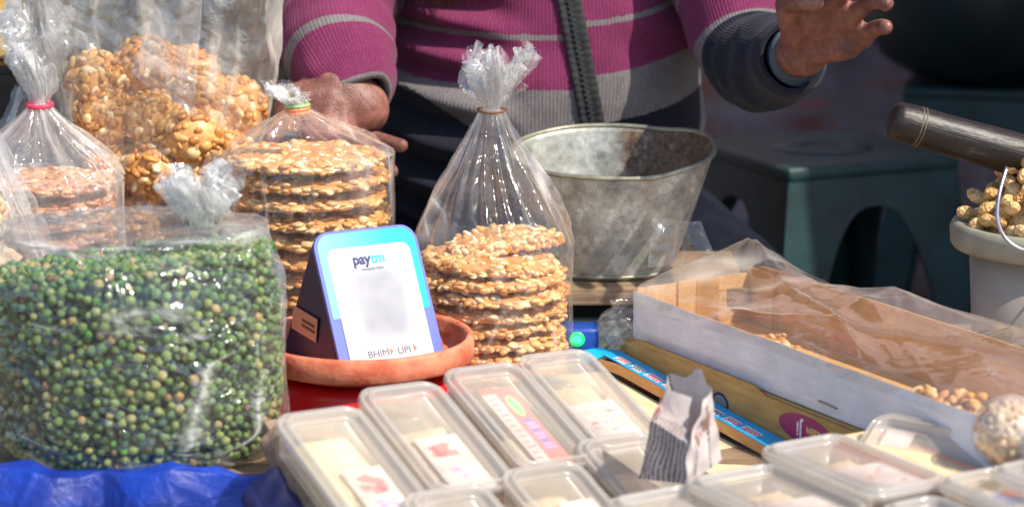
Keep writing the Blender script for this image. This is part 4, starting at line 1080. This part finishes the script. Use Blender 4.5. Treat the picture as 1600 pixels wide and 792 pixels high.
o = box('corner_flap', 0.0035, .055, CW-.0062, CW-.0034, .004, CH+.013, MT['kraft'], ct, 0)
o = box('corner_flap', 0.0034, .0062, .06, CW-.0068, .004, CH+.006, MT['kraft'], ct, 0)
o = box('tape_strip', .0563, .062, CW-.0040, CW-.0033, .004, CH+.014, MT['tape'], ct, 0)
o = box('tape_strip', .0064, .0072, .085, .118, .004, CH+.0065, MT['tape'], ct, 0)
# a small staple in the front
V, F = tube([(.36,-.0012,.012), (.375,-.0014,.012), (.392,-.0012,.011)], .0009, 6); mesh_obj('staple', V, F, MT['steel'], ct)
# brittle chunks in the carton
rng = random.Random(12)
for k, (px, py) in enumerate(((1212, 527), (1470, 606), (1525, 622), (1585, 640))):
    P3 = atp(px, py, cm @ Vector((0,.026,0)), (cm.to_3x3() @ Vector((0,1,0)))); L3 = cm.inverted() @ P3
    pts = []
    lx = .022 if k == 0 else .034
    for q in range(110):
        pts.append((Vector((rng.uniform(-1,1)*lx, rng.uniform(-.018,.018), -rng.random()*.05)), Vector((rng.gauss(0,.5), rng.gauss(0,.5), 1)).normalized()))
    V, F = bits(pts, rng, .004, .008, LUMP)
    V = [(v[0], v[1], v[2]-.3*abs(v[0])*abs(v[0])/lx) for v in V]
    o = mesh_obj('brittle_chunk', V, F, MT['crumb']); o.matrix_world = cm @ Matrix.Translation(L3)
    tag(o, ['small golden brittle chunk in the middle of the long carton', 'golden brittle chunk peeking over the white carton edge at right', 'golden brittle chunk half hidden beside the wrapped ball', 'golden brittle chunk nearest the right picture edge in the carton'][k], 'peanut brittle', 'brittle chunks in the carton')
# lower kraft box
km = frame(Vector((Acor.x, Acor.y, PZ+.001))-ud*.012-vd*.010, ud, vd)
kb = empty('kraft_box', mat=km, label='flat yellowish kraft box with magenta printed logo under the long carton', cat='carton')
KH = CZ0-PZ-.002
wavy_panel('front_panel', 0, .70, 0, .0025, lambda x: KH-.0004-.001*abs(nz((x*10, 2, 1)))+(.007*sm((x-.02)/.02)-.007*sm((x-.27)/.025) if x > .0 else 0), MT['kraft_y'], MT['kraft_d'], kb)
box('top_panel', .001, .69, .0027, .165, KH-.003, KH-.0004, MT['kraft_y'], kb, 0)
box('end_panel', 0, .0025, .0027, .165, 0, KH-.0032, MT['kraft_d'], kb, 0)
box('back_panel', .003, .69, .162, .165, 0, KH-.0032, MT['kraft_y'], kb, 0)
fm = kb.matrix_world; fn = fm.to_3x3() @ Vector((0,-1,0))
def on_front(px, py): return fm.inverted() @ atp(px, py, fm.translation+fn*.0006, fn)
l0 = on_front(1206, 652); l1 = on_front(1290, 684)
cx_, cz_ = (l0.x+l1.x)/2, (l0.z+l1.z)/2
print('logo', l0, l1, KH)
def front_frame(x, z): return frame(Vector((x, -.0004, z)), Vector((1,0,0)), Vector((0,0,1)))
lg = plate('printed_logo', [(.046*math.cos(a)*1.0, .0155*math.sin(a)) for a in [2*math.pi*i/48 for i in range(48)]], 0, .0004, MT['print_magenta'], kb); lg.matrix_local = front_frame(cx_+.012, max(.016, cz_))
tx = text('Ji', .022, MT['print_white'], lg, -.010, .006, .0006, rot=math.pi, bold=.0003)
tx = text('KEEN', .0095, MT['print_yellow'], lg, .014, .0045, .0006, rot=math.pi, bold=.0002)
l2 = on_front(1130, 628)
cs = plate('printed_ring', [(.016*math.cos(a), .0135*math.sin(a)) for a in [2*math.pi*i/40 for i in range(40)]], 0, .0003, MT['print_navy'], kb); cs.matrix_local = front_frame(l2.x-.006, .022)
plate('ring_centre', [(.0125*math.cos(a), .0105*math.sin(a)) for a in [2*math.pi*i/40 for i in range(40)]], .0003, .0005, MT['scale_grey'], cs)
# blue box lying open in front of it
bL = atz(962, 549, .338); bR = atz(1224, 692, .312)
bx = (bR-bL).normalized(); by = vd.copy()
bmx = frame(bL, bx, by); bl_len = (bR-bL).length+.03
bb = empty('blue_box', mat=bmx, label='torn open sky-blue printed box with tan inside, behind the paper cone', cat='carton')
plate('printed_strip', [(0,-.020), (bl_len,-.022), (bl_len,.006), (0,.006)], -.0006, .0006, MT['blue_card'], bb)
plate('end_flap', [(-.018,-.050), (.020,-.052), (.006,-.0203), (-.004,.004), (-.022,-.010)], -.0012, -.0002, MT['blue_card'], bb)
def cutedge(u, v):
    x = .012+u*(bl_len-.03); y = -.0205-.010*math.exp(-((x-.01)/.02)**2); return (x, y-.001*v, -.0005-.012*v)
V, F = grid(40, 4, cutedge, False); mesh_obj('torn_edge', V, F, MT['kraft'], bb)
plate('inside_panel', [(0,-.10), (bl_len,-.095), (bl_len,-.0215), (.01,-.0235)], -.022, -.018, MT['tan'], bb)
plate('front_strip', [(.012,-.108), (bl_len*.75,-.108), (bl_len*.75,-.096), (.012,-.088)], -.0165, -.0155, MT['blue_card'], bb)
box('wall', 0, bl_len, .0035, .006, -.024, -.0012, MT['blue_card'], bb, 0)
# lettering in a hanging script: head line, stems and bowls (white ground, red strokes)
rng = random.Random(5)
x = .022
while x < bl_len-.05:
    wl = rng.choice((.028, .034, .022))
    gp = plate('lettering', [(x-.002,-.0165), (x+wl+.001,-.0175), (x+wl+.001,-.0060), (x-.002,-.0050)], .0006, .0007, MT['print_white'], bb)
    pts = [box_geo(x, x+wl, -.0150, -.0138, .0007, .0009)]
    q = x+.002
    while q < x+wl-.002:
        pts.append(box_geo(q+.0028, q+.0038, -.0138, -.0070, .0007, .0009))
        pts.append(tube([(q+.0030, -.0110, .0008), (q+.0012, -.0122, .0008), (q+.0004, -.0102, .0008), (q+.0016, -.0086, .0008), (q+.003, -.0095, .0008)], .00045, 5))
        if rng.random() < .35: pts.append(tube([(q+.003, -.0150, .0008), (q+.001, -.0172, .0008), (q-.001, -.0165, .0008)], .0004, 5))
        q += .0056
    V, F = join(pts); mesh_obj('script', V, F, MT['print_red'] if rng.random() < .75 else MT['print_navy'], gp, False)
    x += wl+.010
# plastic sheet pulled over the carton
def sheet(u, v):
    # u along the carton, v across from the front edge over to behind the back wall
    x = -.035+u*.76; env = sm((u+.02)/.10)
    y = -.012+v*.255
    top = interp(v, [0,.08,.25,.5,.68,.82,1], [.050,.064,.078,.094,.108,.088,.020])
    hump = interp(x, [-.04,-.01,.03,.08,.15,.22,.28,.36,.5,.72], [-.004,-.004,-.012,-.022,-.028,-.020,-.008,-.012,-.012,-.014])
    z = top+hump*interp(v, [0,.3,.7,1], [.1,.6,1.2,.6])
    z += .0035*rr((x*4, y*8, 1))*interp(v, [0,.15,1], [.15,1,1])+.0018*rr((x*9+3+y*20, y*6, 2))+.0006*rr((x*26+y*30, y*20, 2))*env
    z += .007*math.exp(-abs(x-(.46-.6*v+.02*math.sin(v*7)))/.022)*sm(v/.3)*sm((1.05-v)/.3)+.006*math.exp(-abs(x-(.02+1.1*v))/.03)*sm(v/.2)*sm((1-v)/.3)
    if u < .05: z -= (.05-u)*.9; y += (.05-u)*.25*math.sin(v*9)
    return (x, y, max(z, .004))
V, F = grid(260, 120, sheet, False)
o = mesh_obj('plastic_sheet', V, F, MT['film_d']); o.matrix_world = cm; tag(o, 'dusty clear plastic sheet draped over the long carton', 'plastic sheet')
def crumple(u, v):
    a = u*2*math.pi; z = -.012+v*.052; r = .018+.010*rr((math.cos(a)*1.5, math.sin(a)*1.5, v*3))+.008*math.sin(v*3.1)
    return (r*math.cos(a)*1.0-.02, .02+r*1.5*math.sin(a), z+.004*nz((a, v*5, 1)))
V, F = grid(80, 50, crumple); o = mesh_obj('crumpled_end', V, F, MT['film_c'], bpy.data.objects['plastic_sheet'])
# back flap of the sheet standing up beside the pot
def flap2(u, v):
    a = at(1020+u*75, 342+u*4, .11-.02*u); b = at(1012+u*110, 420-u*10, .105-.05*u); p = a.lerp(b, v)
    p.y += .006*math.sin(u*6)+.004*rr((u*3, v*3, 4)); return tuple(cm.inverted() @ p)
V, F = grid(40, 30, flap2, False); mesh_obj('upright_corner', V, F, MT['film'], bpy.data.objects['plastic_sheet'])

# ------------------------------------------------------------------ lidded sweet boxes
def contour(w, l, r, inset, n=7):
    return rrect(w-2*inset, l-2*inset, max(.002, r-inset*.8), inset, inset, n)
def loft(name, loops, mat, parent, closed_end=True, close_start=False):
    V = []; F = []; n = len(loops[0][0])
    for P, z in loops: V += [(x, y, z) for x, y in P]
    for j in range(len(loops)-1):
        for i in range(n): F.append((j*n+i, j*n+(i+1) % n, (j+1)*n+(i+1) % n, (j+1)*n+i))
    if closed_end: F.append(tuple((len(loops)-1)*n+i for i in range(n)))
    if close_start: F.append(tuple(range(n-1, -1, -1)))
    o_ = mesh_obj(name, V, F, mat, parent, True)
    return o_
PROTO = {}
def sweet_box(o, xd, yd, label, w=.097, l=.168, h=.040, contents='sweet', paper=None, seed=0, cfrac=(.12,.88,.25,.9), sw_label=None, group='lidded sweet boxes'):
    """o: far left top corner; xd across, yd along (towards the viewer). Built with y running from far to near as -y"""
    m_ = frame(Vector(o), xd, -yd)
    rt = empty('sweet_box', mat=m_, label=label, cat='sweet box', group=group)
    def C(inset, rad=.020): return [(x, y-l) for x, y in contour(w, l, rad, inset)]
    key = (w, l, h)
    if key not in PROTO:
        lo = loft('lid', [(C(-.0005), -.0085), (C(-.0014), -.0078), (C(-.0014), -.002), (C(-.0006), -.0006), (C(.0010), -.0002), (C(.0022), -.0012), (C(.0030), -.0038), (C(.0042), -.0040), (C(.0050), -.0014), (C(.0058), .0024), (C(.0070), .0034), (C(.0086), .0034), (C(.0098), .0022), (C(.0108), -.0030), (C(.0118), -.0052), (C(.0138), -.0055)], MT['lid_rim'], rt, False)
        lp = loft('lid_panel', [(C(.0137), -.0054), (C(.017), -.0055), (C(.0175), -.0047), (C(.0190), -.0047), (C(.0195), -.0055)], MT['lid'], rt)
        tb = loft('tub', [(C(.0015), -.003), (C(.0016), -.010), (C(.004), -.0102), (C(.0085), -h+.004), (C(.012), -h), (C(.020), -h)], MT['tub'], rt)
        PROTO[key] = (lo.data, lp.data, tb.data)
    else:
        for nm, me in zip(('lid', 'lid_panel', 'tub'), PROTO[key]): link(nm, me, None, rt)
    if contents:
        rg = random.Random(seed); a, b, c_, d = cfrac; parts = []
        def blk(u, v):
            x = w*(a+(b-a)*u); y = -l*(c_+(d-c_)*v); e = min(u, 1-u, v, 1-v); z = -h+.004+(h-.014)*sm(e/.10)*.86+.0022*nz((x*60+seed, y*60, 1))+.0018*rr((x*130, y*130, seed))
            return (x, y, max(z, -h+.003))
        V, F = grid(26, 34, blk, False)
        so_ = mesh_obj('sweet_slab', V, F, MT[contents]); so_.matrix_world = m_
        tag(so_, sw_label or ('cream-coloured sweet slab inside the '+label), 'sweet', 'sweet slabs in the lidded boxes')
    if paper:
        x0, x1, y0, y1, style = paper
        pl_ = plate('paper_label', [(w*x0, -l*y1), (w*x1, -l*y1), (w*x1, -l*y0), (w*x0, -l*y0)], -.0077, -.0073, MT['label_paper'], rt)
        rg = random.Random(seed+5); pw, ph_ = w*(x1-x0), l*(y1-y0)
        def blob(cx, cy, rx, ry, mat, z, k=5, nm='print_mark'):
            P = []
            for i in range(26):
                a = 2*math.pi*i/26; q = 1+.22*math.sin(a*k+seed+cx*900)+.16*math.sin(a*(k+2)+seed*2+cy*700)+.1*nz((a*3, cx*90, cy*90)); P.append((w*x0+cx+rx*q*math.cos(a), -l*y0-cy+ry*q*math.sin(a)))
            plate(nm, P, z, z+.00012, MT[mat], pl_)
        if style == 'red':
            for q in range(9): blob(pw*rg.uniform(.25,.75), ph_*rg.uniform(.16,.46), pw*rg.uniform(.06,.17), ph_*rg.uniform(.02,.07), 'print_pink' if q % 3 else 'print_red', -.0072+.00013*q, rg.choice((2,3,4)))
            for q in range(5): blob(pw*rg.uniform(.3,.75), ph_*rg.uniform(.55,.75), pw*rg.uniform(.04,.12), ph_*rg.uniform(.01,.035), 'print_lilac', -.0072+.00013*q, rg.choice((2,3)))
        elif style == 'strip':
            X = lambda f: w*x0+pw*f
            Y = lambda f: -l*y0-ph_*f
            plate('red_band', [(X(.42), Y(1)), (X(1), Y(1)), (X(1), Y(0)), (X(.42), Y(0))], -.0070, -.00688, MT['print_pink'], pl_)
            plate('red_band', [(X(0), Y(.06)), (X(.415), Y(.06)), (X(.415), Y(0)), (X(0), Y(0))], -.0070, -.00688, MT['print_pink'], pl_)
            plate('oval_mark', [(X(.70)+pw*.17*math.cos(a), Y(.24)+ph_*.14*math.sin(a)) for a in [2*math.pi*i/30 for i in range(30)]], -.00687, -.0068, MT['print_yellow'], pl_)
            plate('oval_mark', [(X(.70)+pw*.12*math.cos(a), Y(.24)+ph_*.12*math.sin(a)) for a in [2*math.pi*i/30 for i in range(30)]], -.00679, -.0067, MT['print_green'], pl_)
            for q in range(9):
                yy = .42+q*.045; plate('print_mark', [(X(.56), Y(yy)), (X(.56), Y(yy+.033)), (X(.90-.1*(q % 2)), Y(yy+.033)), (X(.90-.1*(q % 3 == 0)), Y(yy))][::1], -.00687, -.0068, MT['print_lilac' if q % 3 else 'print_blue'], pl_)
            for q in range(12):
                yy = .12+q*.07; plate('print_mark', [(X(.10), Y(yy)), (X(.36-.05*(q % 3)), Y(yy)), (X(.36-.05*(q % 3)), Y(yy+.012)), (X(.10), Y(yy+.012))][::-1], -.0070, -.00688, MT['print_pink'], pl_)
        elif style == 'faint':
            for q in range(6): blob(rg.uniform(.2,.8)*pw, rg.uniform(.15,.85)*ph_, pw*.07, ph_*.02, 'print_pink' if q % 2 else 'print_lilac', -.0070+.00013*q, 3)
        elif style == 'colour':
            blob(pw*.35, ph_*.4, pw*.22, ph_*.2, 'print_blue', -.0070, 3); blob(pw*.6, ph_*.25, pw*.2, ph_*.12, 'print_pink', -.0068, 4); blob(pw*.7, ph_*.6, pw*.2, ph_*.16, 'print_yellow', -.0066, 3)
    return rt
TA = camvec(110, 10, -80); TB = camvec(125, -135, 155); TN = TA.cross(TB).normalized()
if TN.z < 0: TN = -TN
TB = (TB - TA*TB.dot(TA)).normalized()
T0 = at(555, 604, -.315)
def tl(px, py, lift=0): return atp(px, py, T0+TN*lift, TN)
sweet_box(tl(424, 648), TA, TB, 'sweet box with yellowish slab, nearest the pea bag', contents='sweet_y', paper=(.34,.80,.50,1.0,'red'), seed=1, cfrac=(.14,.80,.12,.9))
sweet_box(tl(553, 608), TA, TB, 'sweet box with red printed paper, in front of the red basin', contents='sweet', paper=(.28,.80,.46,.95,'red'), seed=2, cfrac=(.16,.84,.30,.85))
sweet_box(tl(687, 577), TA, TB, 'sweet box with long pink label strip and green oval mark', contents='sweet', paper=(.30,.72,.20,.93,'strip'), seed=3, cfrac=(.15,.4,.6,.9))
sweet_box(tl(803, 556), TA, TB, 'sweet box beside the blue box, farthest of the tilted row', contents='sweet', paper=(.20,.82,.48,.95,'faint'), seed=4, cfrac=(.18,.82,.22,.85))
# second tilted row, lying a little higher on the first
sweet_box(tl(622, 772, .006), TA, TB, 'sweet box at the bottom edge below the yellowish one', contents=None, paper=(.30,.85,.35,.95,'red'), seed=5)
sweet_box(tl(776, 735, .006), TA, TB, 'sweet box at the bottom edge left of the paper cone', contents='sweet', paper=(.45,.88,.30,.9,'red'), seed=6, cfrac=(.12,.7,.15,.8))
sweet_box(tl(893, 688, .004), TA, TB, 'greyish empty sweet box half hidden behind the paper cone', contents=None, seed=7, l=.12)
# sloping board under the tilted row
brd = tl(424, 648, -.046)
m_ = frame(brd, TA, -TB); db = empty('display_board', mat=m_, label='rough brown sackcloth-covered board under the tilted sweet boxes', cat='board')
def bedge(u, v):
    return None
V, F = box_geo(-.012, .372, -.40, -.004, -.016, -.001, .004)
mesh_obj('board', V, F, MT['sack'], db, False)
def sacking(u, v):
    y = -.03-u*.33; a = v*math.pi*1.15-.2
    r = .017+.004*rr((y*30, v*2, 1))+.003*nz((y*60, v*4, 2)); return (-.012-r*.8*math.sin(a)*.9, y, -.006+r*math.cos(a)+.003*nz((y*25, 1, 1)))
V, F = grid(140, 24, sacking, False); mesh_obj('sack_roll', V, F, MT['sack'], db)
def nav(u, v):
    y = -.07-u*.42; a = v*math.pi*1.2-.3; r = .024+.007*rr((y*14, v*2, 8))+.003*rr((y*40, v*5, 3)); return (-.028-r*math.sin(a), y, -.038+r*math.cos(a))
V, F = grid(120, 24, nav, False); mesh_obj('navy_sheet_fold', V, F, MT['navy_tarp'], db)
for x in (.05, .40): 
    V, F = box_geo(x-.02, x+.02, -.02, -.003, -.20+.08, -.0165, .001); mesh_obj('prop', V, F, MT['plank'], db, False)
# flat boxes on the right
LZ = .368
def fl(px, py, z): return atz(px, py, z)
FU = ud; FV = vd
def slope(u, k): return (u+Vector((0,0,k))).normalized()
sweet_box(fl(938, 780, .352), FV, FU, 'grey-lidded sweet box at the bottom edge in front of the paper cone', contents=None, seed=8, w=.098, l=.155)
sweet_box(fl(1062, 748, .362), FV, FU, 'sweet box lying right of the paper cone at the bottom', contents='sweet', paper=(.3,.9,.5,.95,'faint'), seed=9, w=.106, l=.165, cfrac=(.15,.85,.2,.85))
sweet_box(fl(1180, 698, .372), FV, FU, 'sweet box lying right in front of the magenta logo', contents='sweet', paper=(.3,.9,.45,.95,'faint'), seed=10, w=.100, l=.175, cfrac=(.15,.85,.2,.9))
sweet_box(fl(1366, 790, .366), FV, FU, 'sweet box just showing at the bottom edge, right part', contents=None, seed=11, w=.07, l=.12)
sweet_box(fl(1452, 748, .378), FV, FU, 'sweet box with small coloured picture near the bottom right corner', contents=None, paper=(.25,.85,.25,.8,'colour'), seed=12, w=.082, l=.14)
sweet_box(fl(1536, 730, .388), FV, FU, 'sweet box cut off by the right edge below the wrapped ball', contents='sweet', seed=13, w=.10, l=.16)
KA = camvec(155, -28, 100); KBd = camvec(-40, -50, 48); KBd = (KBd-KA*KBd.dot(KA)).normalized()
ko = at(1372, 640, -.33)
# far edge is the long one here: across = KA
sweet_box(ko, KA, KBd, 'clear sweet box with crumbly sweet leaning on the white carton', contents='sweet', paper=(.02+.08,.30,.15,.6,'none'), seed=14, w=.150, l=.088, cfrac=(.35,.9,.3,.95))
tb_ = fl(1300, 682, .366)
bm2 = frame(tb_, FU, FV); tbx = empty('tan_box_lid', mat=bm2, label='flat tan box lid with pink edge between two sweet boxes', cat='box lid')
box('panel', 0, .20, -.004, .050, -.003, 0, MT['tan'], tbx, .0008); box('edge_strip', 0, .20, .0505, .0535, -.02, .001, MT['pinkedge'], tbx, .0008); box('edge_strip', 0, .20, -.0075, -.0045, -.02, -.001, MT['pinkedge'], tbx, .0008)
# wrapped ball at the right edge
p = at(1578, 676, -.44); BMW = ball_mesh(99, .031, 190, 'puff_pale', .12, .2)
put_ball(BMW, p, 'lumpy pale sweet ball wrapped in film at the right edge', None, 1.0, 3)
root = empty('ball_wrapper', (p.x, p.y, p.z-.034), 'clear film wrapped tightly round the ball at the right edge', 'wrapper')
V = []
for v in ICO3[0]:
    v = Vector(v); d = 1+.05*rr(v*2.2+Vector((3,0,0)))+.03*rr(v*5); V.append(v*.0345*d+Vector((0,0,.034)))
mesh_obj('film', V, list(ICO3[1]), MT['film_d'], root)
def twist(u, v):
    a = 2*math.pi*u; r = (.004+.014*v)*(1+.4*math.sin(a*6)); return (.030+.03*v, r*math.cos(a), .04+r*math.sin(a)+.008*v)
V, F = grid(60, 14, twist); mesh_obj('twisted_end', V, F, MT['film_d'], root)

# ------------------------------------------------------------------ newspaper cone
top = {'L': at(1016,657,-.395), 'F': at(1071,694,-.425), 'R': at(1108,606,-.365), 'B': at(1046,582,-.335)}
bot = {'L': at(990,748,-.395), 'F': at(1066,756,-.425), 'R': at(1127,716,-.36), 'B': at(1042,742,-.335)}
seq = ['L', 'F', 'R', 'B']; NS = 22; NVn = 34
V = []; F = []; UVn = []; INK = []; PIC = []
for j in range(NVn):
    v = j/(NVn-1)
    for s in range(4):
        a, b = seq[s], seq[(s+1) % 4]
        for i in range(NS):
            f = i/NS; tp = top[a].lerp(top[b], f); bt = bot[a].lerp(bot[b], f); p = bt.lerp(tp, v)
            if s == 1: p += Vector((.0,-.004,0))*math.sin(math.pi*f); p.z += .012*v*math.sin(math.pi*f)**2*(1 if f > .5 else .2)
            if s == 2: p.z += .014*v*math.exp(-((f-.35)/.16)**2)
            if s == 3: p.z += -.006*v*math.sin(math.pi*f*2)
            d = .0042*rr((p.x*24, p.y*24, p.z*24))+.0030*nz((p.x*44, p.y*44, p.z*44+s))
            p += Vector((d, -d*.6, d*.3)); V.append(p)
            UVn.append(((s+f)*.055, v*.12)); INK.append(1.0 if s in (0, 3) else (.9 if (.18 < f < .30 or .6 < f < .7) and v < .6 else .12)); PIC.append(.85 if (s == 1 and .15 < f < .8 and .55 < v < .9) or (s == 3 and f > .4 and v > .7) else 0)
n4 = NS*4
for j in range(NVn-1):
    for i in range(n4): F.append((j*n4+i, j*n4+(i+1) % n4, (j+1)*n4+(i+1) % n4, (j+1)*n4+i))
base = bot['L'].lerp(bot['R'], .5)
root = empty('newspaper_cone', base, 'crumpled newspaper cone standing open among the sweet boxes', 'paper cone')
mesh_obj('paper_wall', [p-base for p in V], F, MT['newsprint'], root, False, UVn, {'ink': INK, 'pic': PIC})
def fold(u, v):      # the inner leaf folded into the mouth
    a = top['L'].lerp(top['F'], u); b = at(1036+u*40, 606+u*14, -.375); p = a.lerp(b, v); p += Vector((0, .010*math.sin(v*3.1), -.014*math.sin(v*3.1)*(1-.3*u)))
    p += Vector((1,0,0))*.003*rr((u*3, v*3, 2)); return tuple(p-base)
V, F = grid(24, 24, fold, False); nn = len(V)
mesh_obj('inner_leaf', V, F, MT['newsprint'], root, False, [((i % 24)*.003, (i//24)*.004) for i in range(nn)], {'ink': [.8 if (i//24) < 12 else .15 for i in range(nn)], 'pic': [0]*nn})

# ------------------------------------------------------------------ bucket of peanuts with wooden handle
BKx, BKy = at(1645, 350, .02).x, .02; BKz = at(1645, 350, .02).z
rB = BKx-at(1487, 350, .02).x
hb = BKz-PZ
bk = empty('peanut_bucket', (BKx, BKy, PZ), 'grey plastic bucket heaped with unshelled peanuts at the right edge', 'bucket')
V, F = lathe([(.004,.002), (rB*.66,.002), (rB*.70,.006), (rB*.80,hb-.03), (rB*.785,hb-.03), (rB*.68,.010), (.004,.006)], 80); mesh_obj('wall', V, F, MT['bucket'], bk)
V, F = lathe([(rB*.80,hb-.026), (rB*.96,hb-.027), (rB*.99,hb-.022), (rB*1.0,hb-.006), (rB*.975,hb+.001), (rB*.93,hb+.003), (rB*.80,hb-.001), (rB*.74,hb-.006), (rB*.74,hb-.02), (rB*.79,hb-.026)], 96); mesh_obj('rim', V, F, MT['bucket_rim'], bk)
pw_ = [at(1573,262,-.075), at(1562,300,-.093), at(1558,338,-.105), at(1568,368,-.112), at(1590,387,-.117), at(1625,395,-.12), at(1670,385,-.115), at(1720,350,-.09)]
V, F = tube([q-Vector((BKx, BKy, PZ)) for q in spline(pw_, 50)], .0022, 10); mesh_obj('wire_handle', V, F, MT['wire'], bk)
def peanut_me(seed):
    rng = random.Random(seed); prof = []
    n = 18
    L = .0215*rng.uniform(.85,1.12); w1 = rng.uniform(.0085,.0098); w2 = rng.uniform(.0074,.0094)
    for k in range(n+1):
        t_ = k/n; x = -L+2*L*t_; e = math.sqrt(max(0, 1-abs(2*t_-1)**2.6)); waist = 1-.36*math.exp(-((t_-.5)/.15)**2)
        prof.append((max(.0003, e*waist*(w1*(1-t_)+w2*t_)), x))
    V, F = lathe(prof, 14); bend = rng.uniform(-8, 8)
    V = [(x*(1+.06*math.sin(z*900)), y*(1+.05*nz((x*200, y*200, z*200))), z) for x, y, z in V]
    V = [(z, x+bend*z*z*.6, y) for x, y, z in V]
    me = bpy.data.meshes.new('peanut'); me.from_pydata(V, [], F); me.polygons.foreach_set('use_smooth', [True]*len(F)); me.materials.append(MT['shell']); return me
PM = [peanut_me(s) for s in range(5)]
rng = random.Random(21); coneH = at(1645, 190, .02).z-BKz; cr_ = rB*.80
V, F = lathe([(.002,coneH-.012), (cr_*.35,coneH*.62-.012), (cr_*.7,coneH*.26-.012), (cr_*.96,-.012), (cr_*.96,-.03)], 40); o = mesh_obj('peanut_heap_core', V, F, MT['shell']); o.location = (BKx, BKy, BKz); tag(o, 'inside of the peanut heap in the grey bucket', 'peanuts', None, 'stuff')
k = 0; placed = []
for ring in range(8):
    t_ = (ring+.25)/8; r_ = cr_*(1-t_)*.985; z_ = coneH*(t_**1.05)*(1+.0); n_ = max(3, int(2*math.pi*r_/.032))
    for i in range(n_):
        a = 2*math.pi*(i+rng.uniform(-.2,.2)+.5*(ring % 2))/n_
        if math.sin(a) > .55 and ring < 6: continue
        o = bpy.data.objects.new('peanut', PM[k % 5]); COL.objects.link(o); k += 1
        o.location = (BKx+r_*math.cos(a), BKy+r_*math.sin(a), BKz+z_+.004+rng.uniform(-.003,.005))
        o.rotation_euler = (rng.uniform(0,6.28), rng.uniform(-.5,.5), rng.uniform(0,6.28)); s = rng.uniform(.9,1.12); o.scale = (s,s,s)
        tag(o, 'unshelled peanut on the heap in the grey bucket', 'peanut', 'peanuts heaped in the grey bucket')
h0 = at(1392, 186, .02); h1 = at(1640, 256, .03)
ax = (h1-h0); Lh = ax.length
root = empty('wooden_pestle', h0, 'dark worn wooden pestle sticking out of the peanut heap', 'pestle'); root.rotation_euler = ax.to_track_quat('X', 'Z').to_euler()
r0 = .0225
pr_ = [(0.0008,-.001), (r0*.55,-.001), (r0*.82,.002), (r0*.95,.008), (r0*.98,.02), (r0,.04), (r0*1.02,Lh*.5), (r0*1.08,Lh*.8), (r0*1.05,Lh-.01), (.001,Lh)]
xs = [a for _, a in pr_]; rs = [b for b, _ in pr_]
def hnd(u, v):
    x = v*Lh if v > .08 else Lh*.08*(v/.08)**1.6; r_ = interp(x, xs, rs); a = 2*math.pi*u
    r_ *= 1+.02*nz((x*30, math.cos(a)*1.5, math.sin(a)*1.5))+.012*rr((x*90, math.cos(a)*4, math.sin(a)*4)); return (x, r_*math.cos(a), r_*math.sin(a))
V, F = grid(56, 110, hnd); cap(V, F, 0, 56, True); mesh_obj('shaft', V, F, MT['dark_wood'], root)
for x in (.031, .035):
    V, F = tube([(x, (r0*.985)*math.cos(2*math.pi*i/48), (r0*.985)*math.sin(2*math.pi*i/48)) for i in range(48)], .0009, 6, True); mesh_obj('carved_ring', V, F, MT['ring'], root)
